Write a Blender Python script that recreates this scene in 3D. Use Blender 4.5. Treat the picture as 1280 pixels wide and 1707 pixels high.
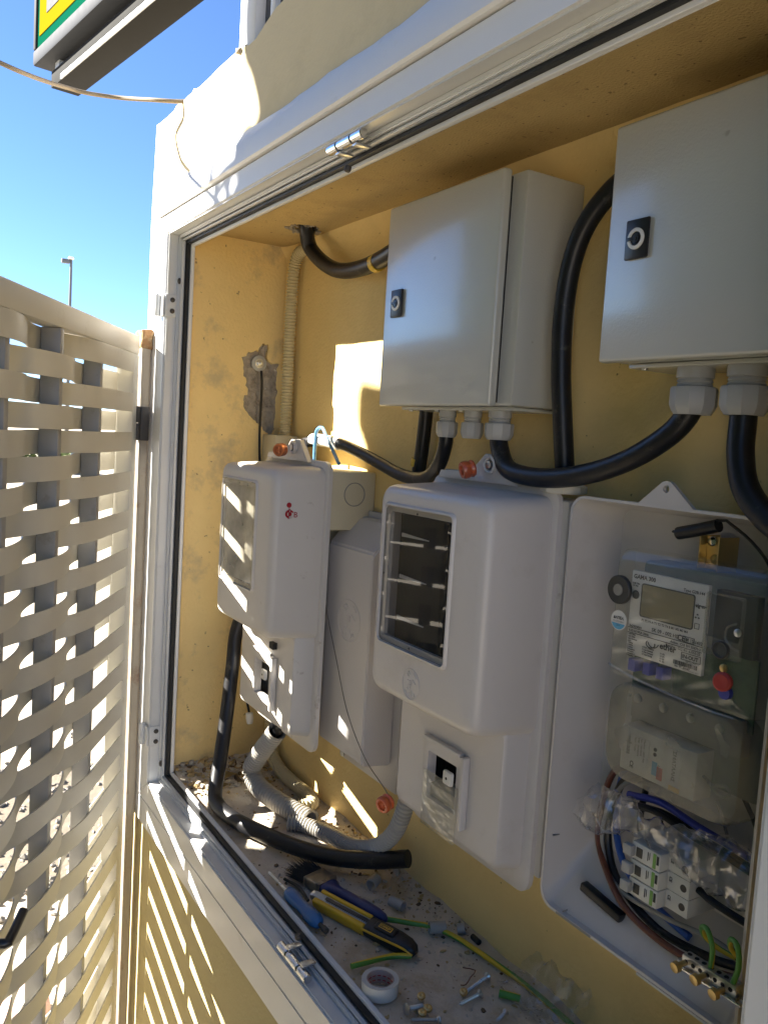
import bpy, bmesh, math, random
from mathutils import Vector, Matrix, noise
random.seed(11)
R = math.radians
scene = bpy.context.scene
for o in list(bpy.data.objects):
    bpy.data.objects.remove(o)

# ---------------------------------------------------------------- camera, sky, sun, exposure
cd = bpy.data.cameras.new('camera'); cam = bpy.data.objects.new('camera', cd); scene.collection.objects.link(cam)
scene.camera = cam
cd.sensor_fit = 'HORIZONTAL'; cd.sensor_width = 36.0; cd.lens = 39.375
cd.clip_start = 0.02; cd.clip_end = 600
def cam_matrix(pitch, roll, head, loc):
    fwd = Vector((math.cos(head), math.sin(head), 0)); right = Vector((math.sin(head), -math.cos(head), 0)); down = Vector((0, 0, -1))
    cp, sp, cr, sr = math.cos(pitch), math.sin(pitch), math.cos(roll), math.sin(roll)
    d2 = cp*down - sp*fwd; f2 = sp*down + cp*fwd
    r3 = cr*right - sr*d2; d3 = sr*right + cr*d2
    m = Matrix((r3, -d3, -f2)).transposed().to_4x4(); m.translation = loc
    return m
cam.matrix_world = cam_matrix(R(5.046), R(3.516), R(147.788), Vector((1.76, -0.55, 1.5)))

SUN = Vector((0.85, 1.0, -0.77)).normalized()          # the way the sunlight travels
w = bpy.data.worlds.new('World'); scene.world = w; w.use_nodes = True
wn = w.node_tree.nodes; wl = w.node_tree.links
sky = wn.new('ShaderNodeTexSky'); sky.sky_type = 'NISHITA'; sky.sun_disc = False
sky.sun_elevation = math.asin(-SUN.z); sky.sun_rotation = math.atan2(-SUN.x, -SUN.y)
sky.air_density = 0.6; sky.dust_density = 0.05; sky.ozone_density = 6.0
wn['Background'].inputs['Strength'].default_value = 0.05
wl.new(sky.outputs[0], wn['Background'].inputs['Color'])
sl = bpy.data.lights.new('sun', 'SUN'); sl.energy = 5.0; sl.angle = R(0.5); sl.color = (1.0, 0.94, 0.84)
so = bpy.data.objects.new('sun', sl); scene.collection.objects.link(so)
so.rotation_euler = SUN.to_track_quat('-Z', 'Y').to_euler()
scene.view_settings.view_transform = 'Standard'; scene.view_settings.look = 'None'
scene.view_settings.exposure = 2.75; scene.view_settings.gamma = 1.0
scene.view_settings.use_curve_mapping = False
try:
    scene.cycles.max_bounces = 10; scene.cycles.diffuse_bounces = 5; scene.cycles.transparent_max_bounces = 16
    scene.cycles.caustics_reflective = False; scene.cycles.caustics_refractive = False
except Exception: pass

# ---------------------------------------------------------------- materials
M = {}
def mat(name, col, rough=0.5, metal=0.0, var=0.12, vscale=18, bump=0.0, bscale=60, stain=None, sscale=5, samt=0.5, sthr=0.55, fleck=None, coat=0.0, spec=0.5, rvar=0.1):
    m = bpy.data.materials.new(name); m.use_nodes = True; M[name] = m
    n = m.node_tree.nodes; l = m.node_tree.links; b = n['Principled BSDF']
    b.inputs['Metallic'].default_value = metal
    b.inputs['Specular IOR Level'].default_value = spec
    if coat: b.inputs['Coat Weight'].default_value = coat; b.inputs['Coat Roughness'].default_value = 0.15
    tc = n.new('ShaderNodeTexCoord'); src = tc.outputs['Object']
    nz = n.new('ShaderNodeTexNoise'); nz.inputs['Scale'].default_value = vscale; nz.inputs['Detail'].default_value = 6; nz.inputs['Roughness'].default_value = 0.65
    l.new(src, nz.inputs['Vector'])
    mx = n.new('ShaderNodeMix'); mx.data_type = 'RGBA'
    lo = [max(0, c*(1-var)) for c in col]; hi = [min(1, c*(1+var)) for c in col]
    mx.inputs['A'].default_value = (*lo, 1); mx.inputs['B'].default_value = (*hi, 1)
    l.new(nz.outputs['Fac'], mx.inputs['Factor']); out = mx.outputs['Result']
    def over(out, color, scale, thr, amt, width=0.12, detail=8):
        s = n.new('ShaderNodeTexNoise'); s.inputs['Scale'].default_value = scale; s.inputs['Detail'].default_value = detail; s.inputs['Roughness'].default_value = 0.7
        l.new(src, s.inputs['Vector'])
        r = n.new('ShaderNodeMapRange'); r.inputs['From Min'].default_value = thr; r.inputs['From Max'].default_value = thr+width
        r.inputs['To Max'].default_value = amt; l.new(s.outputs['Fac'], r.inputs['Value'])
        k = n.new('ShaderNodeMix'); k.data_type = 'RGBA'; l.new(r.outputs[0], k.inputs['Factor']); l.new(out, k.inputs['A']); k.inputs['B'].default_value = (*color, 1)
        return k.outputs['Result']
    if stain: out = over(out, stain, sscale, sthr, samt)
    if fleck: out = over(out, fleck[0], fleck[1], fleck[2], fleck[3], 0.04, 2)
    l.new(out, b.inputs['Base Color'])
    rr = n.new('ShaderNodeMapRange'); rr.inputs['To Min'].default_value = max(0.02, rough-rvar); rr.inputs['To Max'].default_value = min(1, rough+rvar)
    l.new(nz.outputs['Fac'], rr.inputs['Value']); l.new(rr.outputs[0], b.inputs['Roughness'])
    if bump:
        bz = n.new('ShaderNodeTexNoise'); bz.inputs['Scale'].default_value = bscale; bz.inputs['Detail'].default_value = 5; l.new(src, bz.inputs['Vector'])
        bp = n.new('ShaderNodeBump'); bp.inputs['Strength'].default_value = bump; bp.inputs['Distance'].default_value = 0.004
        l.new(bz.outputs['Fac'], bp.inputs['Height']); l.new(bp.outputs[0], b.inputs['Normal'])
    return m
def pane(name, tint=(0.9, 0.9, 0.9), refl=1.0, haze=0.0, hazecol=(0.5, 0.5, 0.48), rough=0.03):
    m = bpy.data.materials.new(name); m.use_nodes = True; M[name] = m
    n = m.node_tree.nodes; l = m.node_tree.links; n.remove(n['Principled BSDF'])
    t = n.new('ShaderNodeBsdfTransparent'); t.inputs[0].default_value = (*tint, 1)
    d = n.new('ShaderNodeBsdfDiffuse'); d.inputs[0].default_value = (*hazecol, 1)
    g = n.new('ShaderNodeBsdfGlossy'); g.inputs['Roughness'].default_value = rough; g.inputs[0].default_value = (1, 1, 1, 1)
    a = n.new('ShaderNodeMixShader'); l.new(t.outputs[0], a.inputs[1]); l.new(d.outputs[0], a.inputs[2])
    tc = n.new('ShaderNodeTexCoord'); nz = n.new('ShaderNodeTexNoise'); nz.inputs['Scale'].default_value = 25; nz.inputs['Detail'].default_value = 6
    l.new(tc.outputs['Object'], nz.inputs['Vector'])
    mr = n.new('ShaderNodeMapRange'); mr.inputs['From Min'].default_value = 0.3; mr.inputs['From Max'].default_value = 0.7
    mr.inputs['To Min'].default_value = haze*0.6; mr.inputs['To Max'].default_value = haze*1.4; l.new(nz.outputs['Fac'], mr.inputs['Value'])
    l.new(mr.outputs[0], a.inputs[0])
    f = n.new('ShaderNodeLayerWeight'); f.inputs['Blend'].default_value = 0.5
    po = n.new('ShaderNodeMath'); po.operation = 'POWER'; po.inputs[1].default_value = 4.5; l.new(f.outputs['Facing'], po.inputs[0])
    mu = n.new('ShaderNodeMath'); mu.operation = 'MULTIPLY_ADD'; mu.inputs[1].default_value = 0.85*refl; mu.inputs[2].default_value = 0.04*refl; l.new(po.outputs[0], mu.inputs[0])
    c = n.new('ShaderNodeMixShader'); l.new(mu.outputs[0], c.inputs[0]); l.new(a.outputs[0], c.inputs[1]); l.new(g.outputs[0], c.inputs[2])
    l.new(c.outputs[0], n['Material Output'].inputs[0])
    return m
mat('ochre_plaster', (0.78, 0.59, 0.26), 0.85, var=0.10, vscale=7, bump=0.35, bscale=160, stain=(0.62, 0.45, 0.19), sscale=4, samt=0.35, sthr=0.52, fleck=((0.16, 0.10, 0.04), 75, 0.72, 0.8))
mat('ochre_plaster_worn', (0.78, 0.59, 0.26), 0.85, var=0.12, vscale=9, bump=0.45, bscale=140, stain=(0.46, 0.37, 0.22), sscale=7, samt=0.75, sthr=0.52, fleck=((0.20, 0.14, 0.08), 60, 0.70, 0.8))
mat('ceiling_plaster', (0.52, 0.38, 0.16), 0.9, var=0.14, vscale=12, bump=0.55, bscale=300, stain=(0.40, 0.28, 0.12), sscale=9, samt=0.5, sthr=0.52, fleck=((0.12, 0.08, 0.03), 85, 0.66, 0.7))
mat('cream_plaster', (0.70, 0.59, 0.37), 0.85, var=0.08, vscale=5, bump=0.2, bscale=120, stain=(0.58, 0.48, 0.28), sscale=3, samt=0.5, sthr=0.55)
mat('wall_paint', (0.50, 0.42, 0.21), 0.85, var=0.08, vscale=6, bump=0.3, bscale=130, stain=(0.40, 0.31, 0.15), sscale=4, samt=0.4, sthr=0.55)
mat('white_paint', (0.74, 0.74, 0.74), 0.45, var=0.05, vscale=9, bump=0.08, bscale=50, stain=(0.52, 0.49, 0.42), sscale=9, samt=0.5, sthr=0.62)
mat('frame_paint', (0.62, 0.63, 0.63), 0.32, var=0.05, vscale=20, bump=0.03, bscale=90, stain=(0.40, 0.37, 0.31), sscale=16, samt=0.5, sthr=0.62, coat=0.2)
mat('aluminium', (0.60, 0.61, 0.62), 0.28, metal=0.75, var=0.08, vscale=40)
mat('zinc', (0.55, 0.56, 0.57), 0.3, metal=0.9, var=0.15, vscale=60, stain=(0.25, 0.2, 0.14), sscale=70, samt=0.6, sthr=0.6)
mat('rubber', (0.012, 0.012, 0.013), 0.55, var=0.3, vscale=30)
mat('cable_black', (0.012, 0.012, 0.014), 0.38, var=0.4, vscale=40, bump=0.08, bscale=80, stain=(0.14, 0.125, 0.10), sscale=38, samt=0.55, sthr=0.6, spec=0.4)
mat('gate_paint_shaded', (0.27, 0.265, 0.26), 0.42, var=0.1, vscale=8, stain=(0.14, 0.12, 0.09), sscale=10, samt=0.6, sthr=0.6)  # gate paint darkened: shading on the bars is put into the colour
mat('gate_paint', (0.52, 0.495, 0.43), 0.42, var=0.07, vscale=8, bump=0.05, bscale=70, stain=(0.33, 0.29, 0.22), sscale=10, samt=0.6, sthr=0.6)
mat('post_paint', (0.33, 0.28, 0.21), 0.6, var=0.15, vscale=15, bump=0.2, bscale=80, stain=(0.18, 0.09, 0.045), sscale=9, samt=0.85, sthr=0.55)
mat('rust', (0.26, 0.14, 0.06), 0.9, var=0.5, vscale=50, bump=0.9, bscale=90, stain=(0.48, 0.36, 0.2), sscale=30, samt=0.8, sthr=0.5)
mat('old_iron', (0.05, 0.045, 0.04), 0.6, var=0.3, vscale=40, bump=0.4, bscale=80, stain=(0.12, 0.07, 0.04), sscale=40, samt=0.6, sthr=0.58)
mat('polyester', (0.60, 0.57, 0.55), 0.38, var=0.035, vscale=10, bump=0.03, bscale=120, coat=0.1, stain=(0.46, 0.42, 0.38), sscale=7, samt=0.4, sthr=0.58)
mat('polyester_old', (0.60, 0.57, 0.53), 0.42, var=0.05, vscale=9, bump=0.05, bscale=100, stain=(0.27, 0.22, 0.17), sscale=26, samt=0.75, sthr=0.62)
mat('beige_plastic', (0.58, 0.52, 0.36), 0.5, var=0.06, vscale=15, stain=(0.33, 0.27, 0.18), sscale=20, samt=0.6, sthr=0.62)
mat('steel_grey', (0.46, 0.47, 0.44), 0.30, var=0.02, vscale=10, bump=0.10, bscale=420, spec=0.6, rvar=0.03, coat=0.9, fleck=((0.25, 0.24, 0.2), 45, 0.74, 0.6))
mat('gland_plastic', (0.42, 0.42, 0.41), 0.4, var=0.05, vscale=30)
mat('black_plastic', (0.014, 0.014, 0.016), 0.35, var=0.2, vscale=40)
mat('dark_inside', (0.02, 0.019, 0.018), 0.8, var=0.3, vscale=30)
mat('chrome', (0.75, 0.75, 0.74), 0.18, metal=1.0, var=0.05)
mat('brass', (0.62, 0.46, 0.2), 0.35, metal=0.9, var=0.15, vscale=60)
mat('orange_seal', (0.62, 0.12, 0.035), 0.3, var=0.2, vscale=60, coat=0.4)
mat('copper_seal', (0.65, 0.22, 0.09), 0.3, metal=0.4, var=0.25, vscale=60)
mat('red_ink', (0.35, 0.01, 0.02), 0.6, var=0.3, vscale=80)
mat('black_ink', (0.03, 0.03, 0.03), 0.6, var=0.1)
mat('white_label', (0.72, 0.71, 0.68), 0.5, var=0.04, vscale=20)
mat('lcd', (0.25, 0.21, 0.11), 0.35, var=0.03)
mat('pcb', (0.07, 0.13, 0.08), 0.5, var=0.5, vscale=45, stain=(0.02, 0.05, 0.03), sscale=30, samt=0.8, sthr=0.5)
mat('meter_dark', (0.25, 0.26, 0.225), 0.5, var=0.3, vscale=20)
mat('port_black', (0.045, 0.045, 0.042), 0.45, var=0.2)
mat('meter_grey', (0.28, 0.27, 0.24), 0.5, var=0.15, vscale=15)
mat('blue_plastic', (0.05, 0.07, 0.42), 0.4, var=0.15, vscale=40)
mat('sticker_blue', (0.12, 0.40, 0.62), 0.5, var=0.1)
mat('sticker_red', (0.5, 0.06, 0.05), 0.5, var=0.1)
mat('sticker_green', (0.22, 0.42, 0.10), 0.5, var=0.1)
mat('amber', (0.75, 0.45, 0.06), 0.3, var=0.1)
mat('conduit_beige', (0.56, 0.49, 0.30), 0.5, var=0.08, vscale=15, stain=(0.36, 0.28, 0.16), sscale=20, samt=0.6, sthr=0.55)
mat('conduit_grey', (0.40, 0.385, 0.35), 0.45, var=0.06, vscale=15, stain=(0.36, 0.30, 0.2), sscale=18, samt=0.6, sthr=0.58)
mat('pvc_grey', (0.37, 0.355, 0.33), 0.45, var=0.08)
mat('tape_yellow', (0.60, 0.40, 0.04), 0.45, var=0.12, vscale=40)
mat('wire_blue', (0.03, 0.10, 0.42), 0.35, var=0.15)
mat('wire_lightblue', (0.10, 0.26, 0.46), 0.35, var=0.15)
mat('wire_brown', (0.14, 0.045, 0.025), 0.35, var=0.15)
mat('wire_grey', (0.30, 0.30, 0.29), 0.4, var=0.1)
mat('wire_yellow', (0.62, 0.44, 0.03), 0.4, var=0.1)
mat('wire_green', (0.10, 0.30, 0.05), 0.4, var=0.1)
mat('steel_wire', (0.20, 0.19, 0.18), 0.35, metal=0.8, var=0.1)
mat('white_plastic', (0.70, 0.69, 0.64), 0.4, var=0.05)
mat('cement', (0.34, 0.30, 0.24), 0.95, var=0.3, vscale=40, bump=1.0, bscale=90, stain=(0.16, 0.13, 0.10), sscale=35, samt=0.8, sthr=0.52, fleck=((0.6, 0.57, 0.5), 70, 0.66, 0.9))
mat('cement_floor', (0.58, 0.51, 0.41), 0.95, var=0.16, vscale=14, bump=0.6, bscale=110, stain=(0.42, 0.32, 0.19), sscale=6, samt=0.75, sthr=0.5, fleck=((0.16, 0.12, 0.08), 80, 0.67, 0.7))
mat('chip_pale', (0.50, 0.45, 0.36), 0.95, var=0.25, vscale=60, bump=0.5, bscale=150)
mat('chip_ochre', (0.46, 0.34, 0.16), 0.95, var=0.25, vscale=60, bump=0.5, bscale=150)
mat('dirt', (0.13, 0.085, 0.045), 1.0, var=0.5, vscale=80)
mat('bristle', (0.010, 0.009, 0.009), 0.7, var=0.3, vscale=90)
mat('ferrule', (0.33, 0.30, 0.25), 0.35, metal=0.8, var=0.2, vscale=50)
mat('handle_navy', (0.018, 0.035, 0.15), 0.35, var=0.1)
mat('handle_blue', (0.03, 0.13, 0.33), 0.35, var=0.15)
mat('knife_yellow', (0.68, 0.40, 0.02), 0.4, var=0.06)
mat('tape_white', (0.62, 0.60, 0.55), 0.6, var=0.05)
mat('tape_core', (0.55, 0.42, 0.36), 0.7, var=0.1)
mat('window_glass', (0.015, 0.018, 0.035), 0.06, var=0.1, spec=0.6)
mat('sign_yellow', (0.17, 0.128, 0.005), 0.9, var=0.03, spec=0.0)
mat('sign_green', (0.003, 0.06, 0.035), 0.9, var=0.05, spec=0.0)
mat('sign_frame', (0.025, 0.028, 0.034), 0.7, spec=0.1, var=0.08)
mat('beam_grey', (0.020, 0.020, 0.019), 0.8, spec=0.05, var=0.1, vscale=10)
mat('old_cable', (0.24, 0.19, 0.13), 0.7, var=0.25, vscale=30)
mat('lamp_grey', (0.10, 0.11, 0.12), 0.6, var=0.1)
mat('galvanised', (0.40, 0.42, 0.44), 0.45, metal=0.4, var=0.1)
mat('concrete', (0.48, 0.41, 0.31), 0.9, var=0.1, vscale=3, bump=0.3, bscale=60, fleck=((0.16, 0.14, 0.12), 28, 0.68, 0.8))
mat('gravel_bed', (0.17, 0.14, 0.10), 0.95, var=0.4, vscale=20, bump=0.8, bscale=60)
mat('gravel_stone', (0.20, 0.18, 0.15), 0.9, var=0.4, vscale=20, bump=0.4, bscale=60)
mat('pink_stone', (0.50, 0.33, 0.27), 0.8, var=0.2, vscale=20, bump=0.4, bscale=60)
mat('bark', (0.10, 0.07, 0.045), 0.9, var=0.4, vscale=25, bump=1.0, bscale=40)
mat('leaf', (0.055, 0.095, 0.028), 0.5, var=0.45, vscale=3)
mat('shrub_leaf', (0.12, 0.15, 0.03), 0.6, var=0.4, vscale=4)
pane('clear_pane', (0.70, 0.70, 0.69), 0.9, 0.015)
pane('milky_pane', (0.80, 0.78, 0.70), 0.7, 0.48, (0.62, 0.57, 0.46), 0.12)
pane('clear_plastic', (0.97, 0.97, 0.95), 1.0, 0.12, (0.48, 0.48, 0.44), 0.08)
pane('smoky_plastic', (0.82, 0.82, 0.77), 0.8, 0.36, (0.36, 0.345, 0.29), 0.15)
pane('bag_film', (0.94, 0.94, 0.95), 2.2, 0.10, (0.40, 0.40, 0.41), 0.14)

# ---------------------------------------------------------------- helpers
ORG = {}
def link(o): scene.collection.objects.link(o)
def tag(o, label=None, cat=None, group=None, kind=None):
    if label: o['label'] = label
    if cat: o['category'] = cat
    if group: o['group'] = group
    if kind: o['kind'] = kind
    return o
def thing(name, loc, label, cat, group=None):
    o = bpy.data.objects.new(name, None); link(o); o.location = loc; o.empty_display_size = 0.02
    ORG[o] = Vector(loc); return tag(o, label, cat, group)
def obj(name, bm, mats, parent=None, smooth=35, org=None):
    me = bpy.data.meshes.new(name)
    if parent is not None: org = ORG[parent]
    if org is None:
        xs = [v.co for v in bm.verts]
        org = Vector((sum(v.x for v in xs)/len(xs), sum(v.y for v in xs)/len(xs), min(v.z for v in xs)))
    org = Vector(org)
    bmesh.ops.translate(bm, verts=bm.verts, vec=-org)
    bmesh.ops.recalc_face_normals(bm, faces=bm.faces)
    bm.to_mesh(me); bm.free()
    if not isinstance(mats, (list, tuple)): mats = [mats]
    for m in mats: me.materials.append(M[m])
    if smooth:
        for p in me.polygons: p.use_smooth = True
        me.set_sharp_from_angle(angle=R(smooth))
    o = bpy.data.objects.new(name, me); link(o); ORG[o] = org
    if parent is not None: o.parent = parent
    else: o.location = org
    return o
def B(): return bmesh.new()
def box(bm, x0, x1, y0, y1, z0, z1, bev=0.0, mi=0, seg=2):
    vs = [bm.verts.new((x, y, z)) for x in (x0, x1) for y in (y0, y1) for z in (z0, z1)]
    fs = []
    for f in ((0, 1, 3, 2), (4, 6, 7, 5), (0, 4, 5, 1), (2, 3, 7, 6), (0, 2, 6, 4), (1, 5, 7, 3)):
        fc = bm.faces.new([vs[i] for i in f]); fc.material_index = mi; fs.append(fc)
    if bev:
        es = list({e for f in fs for e in f.edges})
        r = bmesh.ops.bevel(bm, geom=es, offset=bev, segments=seg, affect='EDGES', profile=0.5)
        for f in r['faces']: f.material_index = mi
    return bm
def boxo(*a, **k): return box(B(), *a, **k)
def xform(bm, m, verts=None): bmesh.ops.transform(bm, matrix=m, verts=verts or bm.verts); return bm
def rrect(x0, x1, z0, z1, r, n=5):
    r = max(0.0004, min(r, (x1-x0)/2-1e-4, (z1-z0)/2-1e-4)); pts = []
    for cx, cz, a in ((x1-r, z1-r, 0), (x0+r, z1-r, 90), (x0+r, z0+r, 180), (x1-r, z0+r, 270)):
        for i in range(n): t = R(a+90*i/(n-1)); pts.append((cx+r*math.cos(t), cz+r*math.sin(t)))
    return pts
def loft(bm, secs, n=5, cap0=False, cap1=False, mi=0):
    rings = []
    for (y, x0, x1, z0, z1, r) in secs:
        rings.append([bm.verts.new((x, y, z)) for x, z in rrect(x0, x1, z0, z1, r, n)])
    for a, b in zip(rings, rings[1:]):
        for i in range(len(a)):
            f = bm.faces.new((a[i], a[(i+1) % len(a)], b[(i+1) % len(a)], b[i])); f.material_index = mi
    if cap0: bm.faces.new(rings[0]).material_index = mi
    if cap1: bm.faces.new(rings[-1]).material_index = mi
    return bm
def smooth_path(pts, step):
    P = [Vector(p) for p in pts]
    if len(P) == 2: P = [P[0], (P[0]+P[1])/2, P[1]]
    E = [2*P[0]-P[1]] + P + [2*P[-1]-P[-2]]; out = []
    for i in range(1, len(E)-2):
        a, b, c, d = E[i-1], E[i], E[i+1], E[i+2]; k = max(2, int((c-b).length/step))
        for j in range(k):
            t = j/k; out.append(0.5*((2*b)+(c-a)*t+(2*a-5*b+4*c-d)*t*t+(3*b-a-3*c+d)*t**3))
    out.append(P[-1]); return out
def tube(bm, pts, r, seg=12, step=0.008, caps=True, mi=0, raw=False, twist=None, mi2=None):
    P = [Vector(p) for p in pts] if raw else smooth_path(pts, step)
    rad = r if callable(r) else (lambda i, n: r)
    up = Vector((0.13, 0.3, 0.94)); rings = []; n = len(P)
    for i, p in enumerate(P):
        t = (P[min(i+1, n-1)]-P[max(i-1, 0)]).normalized()
        s = up - t*up.dot(t)
        if s.length < 1e-4: s = Vector((1, 0, 0)) - t*t.x
        s.normalize(); up = s; q = t.cross(s); rr = rad(i, n); a0 = twist*i if twist else 0
        rings.append([bm.verts.new(p+rr*(math.cos(a0+2*math.pi*k/seg)*s+math.sin(a0+2*math.pi*k/seg)*q)) for k in range(seg)])
    for a, b in zip(rings, rings[1:]):
        for k in range(seg):
            f = bm.faces.new((a[k], a[(k+1) % seg], b[(k+1) % seg], b[k])); f.material_index = mi if mi2 is None or k < seg*0.6 else mi2
    if caps:
        bm.faces.new(rings[0]).material_index = mi; bm.faces.new(rings[-1]).material_index = mi
    return bm
def tubeo(*a, **k): return tube(B(), *a, **k)
def corrugated(pts, r, pitch=0.0070, seg=20, depth=0.11):
    P = smooth_path(pts, 0.0015); st = pitch/4; Q = [P[0]]; acc = 0.0
    for a, b in zip(P, P[1:]):
        L = (b-a).length; d = st-acc
        while d <= L: Q.append(a.lerp(b, d/L)); d += st
        acc = L-(d-st)
    return tube(B(), Q, lambda i, n: r*(1+(depth if i % 4 in (0, 1) else -depth)), seg, caps=False, raw=True)
def lathe(bm, base, axis, prof, seg=24, mi=0, caps=True):
    ax = Vector(axis).normalized(); u = ax.orthogonal().normalized(); v = ax.cross(u); base = Vector(base); rings = []
    for d, r in prof: rings.append([bm.verts.new(base+ax*d+r*(math.cos(2*math.pi*k/seg)*u+math.sin(2*math.pi*k/seg)*v)) for k in range(seg)])
    for a, b in zip(rings, rings[1:]):
        for k in range(seg): bm.faces.new((a[k], a[(k+1) % seg], b[(k+1) % seg], b[k])).material_index = mi
    if caps:
        bm.faces.new(rings[0]).material_index = mi; bm.faces.new(rings[-1]).material_index = mi
    return bm
def latheo(*a, **k): return lathe(B(), *a, **k)
def plate(bm, outer, holes, f, t, mi=0):
    """flat plate from outlines in 2D; f maps (a, b, depth) to a point; t is the thickness"""
    def loop(pts, d): return [bm.verts.new(f(a, b, d)) for a, b in pts]
    new = []
    for d in (0.0, t):
        es = []
        for pts in [outer]+list(holes):
            vs = loop(pts, d); new.append(vs)
            es += [bm.edges.new((vs[i], vs[(i+1) % len(vs)])) for i in range(len(vs))]
        r = bmesh.ops.triangle_fill(bm, use_beauty=True, use_dissolve=False, edges=es)
        for g in r['geom']:
            if isinstance(g, bmesh.types.BMFace): g.material_index = mi
    k = len(holes)+1
    for i in range(k):
        a, b = new[i], new[i+k]
        for j in range(len(a)): bm.faces.new((a[j], a[(j+1) % len(a)], b[(j+1) % len(a)], b[j])).material_index = mi
    return bm
def circ(cx, cz, r, n=20, rz=None): return [(cx+r*math.cos(2*math.pi*i/n), cz+(rz or r)*math.sin(2*math.pi*i/n)) for i in range(n)]
def XZ(y): return lambda a, b, d: (a, y+d, b)
def blob(pts, amp, n=6, seed=0):
    """roughen an outline"""
    rnd = random.Random(seed); out = []
    for i in range(len(pts)):
        a = Vector(pts[i]+(0,)); b = Vector(pts[(i+1) % len(pts)]+(0,))
        for j in range(n):
            p = a.lerp(b, j/n); out.append((p.x+rnd.uniform(-amp, amp), p.y+rnd.uniform(-amp, amp)))
    return out
_fonts = {}
def text(bm, s, size, m, mi=0, align='LEFT', depth=0.0, bold=0.0):
    c = bpy.data.curves.new('t', 'FONT'); c.body = s; c.size = size; c.align_x = align; c.extrude = depth; c.offset = bold; c.resolution_u = 2
    o = bpy.data.objects.new('t', c); me = bpy.data.meshes.new_from_object(o)
    n0 = len(bm.verts); f0 = len(bm.faces)
    bm.from_mesh(me); bm.verts.ensure_lookup_table(); bm.faces.ensure_lookup_table()
    bmesh.ops.transform(bm, matrix=m, verts=bm.verts[n0:])
    for f in bm.faces[f0:]: f.material_index = mi
    bpy.data.objects.remove(o); bpy.data.curves.remove(c); bpy.data.meshes.remove(me)
def face_front(x, y, z, rot=0.0):      # text on a plane facing the street (-y), reading along +x
    return Matrix.Translation((x, y, z)) @ Matrix.Rotation(R(90), 4, 'X') @ Matrix.Rotation(R(rot), 4, 'Z')
def chip(bm, p, s, flat=0.4, mi=0, rnd=random):
    n0 = len(bm.verts); r = bmesh.ops.create_icosphere(bm, subdivisions=1, radius=s)
    for v in r['verts']: v.co *= rnd.uniform(0.55, 1.25)
    m = Matrix.Translation(p) @ Matrix.Rotation(rnd.uniform(0, 6.28), 4, 'Z') @ Matrix.Rotation(rnd.uniform(-.5, .5), 4, 'X') @ Matrix.Diagonal((rnd.uniform(.7, 1.5), rnd.uniform(.5, 1.1), flat, 1))
    bmesh.ops.transform(bm, matrix=m, verts=r['verts'])
    for f in {f for v in r['verts'] for f in v.link_faces}: f.material_index = mi
def flatten_disc(x, y, z, r, n=20):     # disc facing -y
    bm = B(); bm.faces.new([bm.verts.new((x+r*math.cos(2*math.pi*i/n), y, z+r*math.sin(2*math.pi*i/n))) for i in range(n)]); return bm

# ---------------------------------------------------------------- the setting: ground, walls, niche
def sheet(name, bm, m, **k): return tag(obj(name, bm, m, **k), kind='structure')
bm = B(); box(bm, -400, 120, -160, 260, -0.3, 0.0); sheet('ground', bm, 'concrete', smooth=0)
NX0, NX1, NY, NZ0, NZ1 = 0.0, 1.46, 0.275, 0.728, 1.909
def grid(fn, na, nb):
    bm = B(); vs = [[bm.verts.new(fn(i/na, j/nb)) for j in range(nb+1)] for i in range(na+1)]
    for i in range(na):
        for j in range(nb): bm.faces.new((vs[i][j], vs[i+1][j], vs[i+1][j+1], vs[i][j+1]))
    return bm
def nz3(x, y, z, s): return noise.noise(Vector((x*s, y*s, z*s)))
def back_pt(a, b):
    x = NX0-0.03+(NX1+0.06-NX0)*a; z = NZ0-0.03+(NZ1+0.06-NZ0)*b
    y = NY+0.004*nz3(x, 1.3, z, 5)+0.0015*nz3(x, 4, z, 22)
    cove = max(0, 1-(NZ1-z)/0.035); y -= 0.022*cove*cove if z < NZ1 else 0.022
    cl = max(0, 1-(x-NX0)/0.03); y -= 0.012*cl*cl
    return (x, y, z)
sheet('back_wall', grid(back_pt, 90, 70), 'ochre_plaster', smooth=80)
hole = blob([(0.158, 0.188), (0.178, 0.178), (0.212, 0.186), (0.224, 0.214), (0.206, 0.238), (0.174, 0.236), (0.160, 0.215)], 0.0035, 5, 3)
bm = plate(B(), [(-0.03, 0.0452), (1.5, 0.0452), (1.5, 0.31), (-0.03, 0.31)], [hole], lambda a, b, d: (a, b, NZ1+d), 0.012)
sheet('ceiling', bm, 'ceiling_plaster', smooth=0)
bm = boxo(0.10, 0.28, 0.12, 0.30, NZ1+0.0122, NZ1+0.05); 
rk = random.Random(12)
for k in range(46):
    a = rk.uniform(0, 6.28); d = rk.uniform(.8, 1.12); chip(bm, Vector((0.190+0.034*d*math.cos(a), 0.208+0.030*d*math.sin(a), NZ1+rk.uniform(-.0035, .006))), rk.uniform(.003, .008), .6, 0, rk)
sheet('ceiling_core', bm, 'cement', smooth=0)
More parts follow.
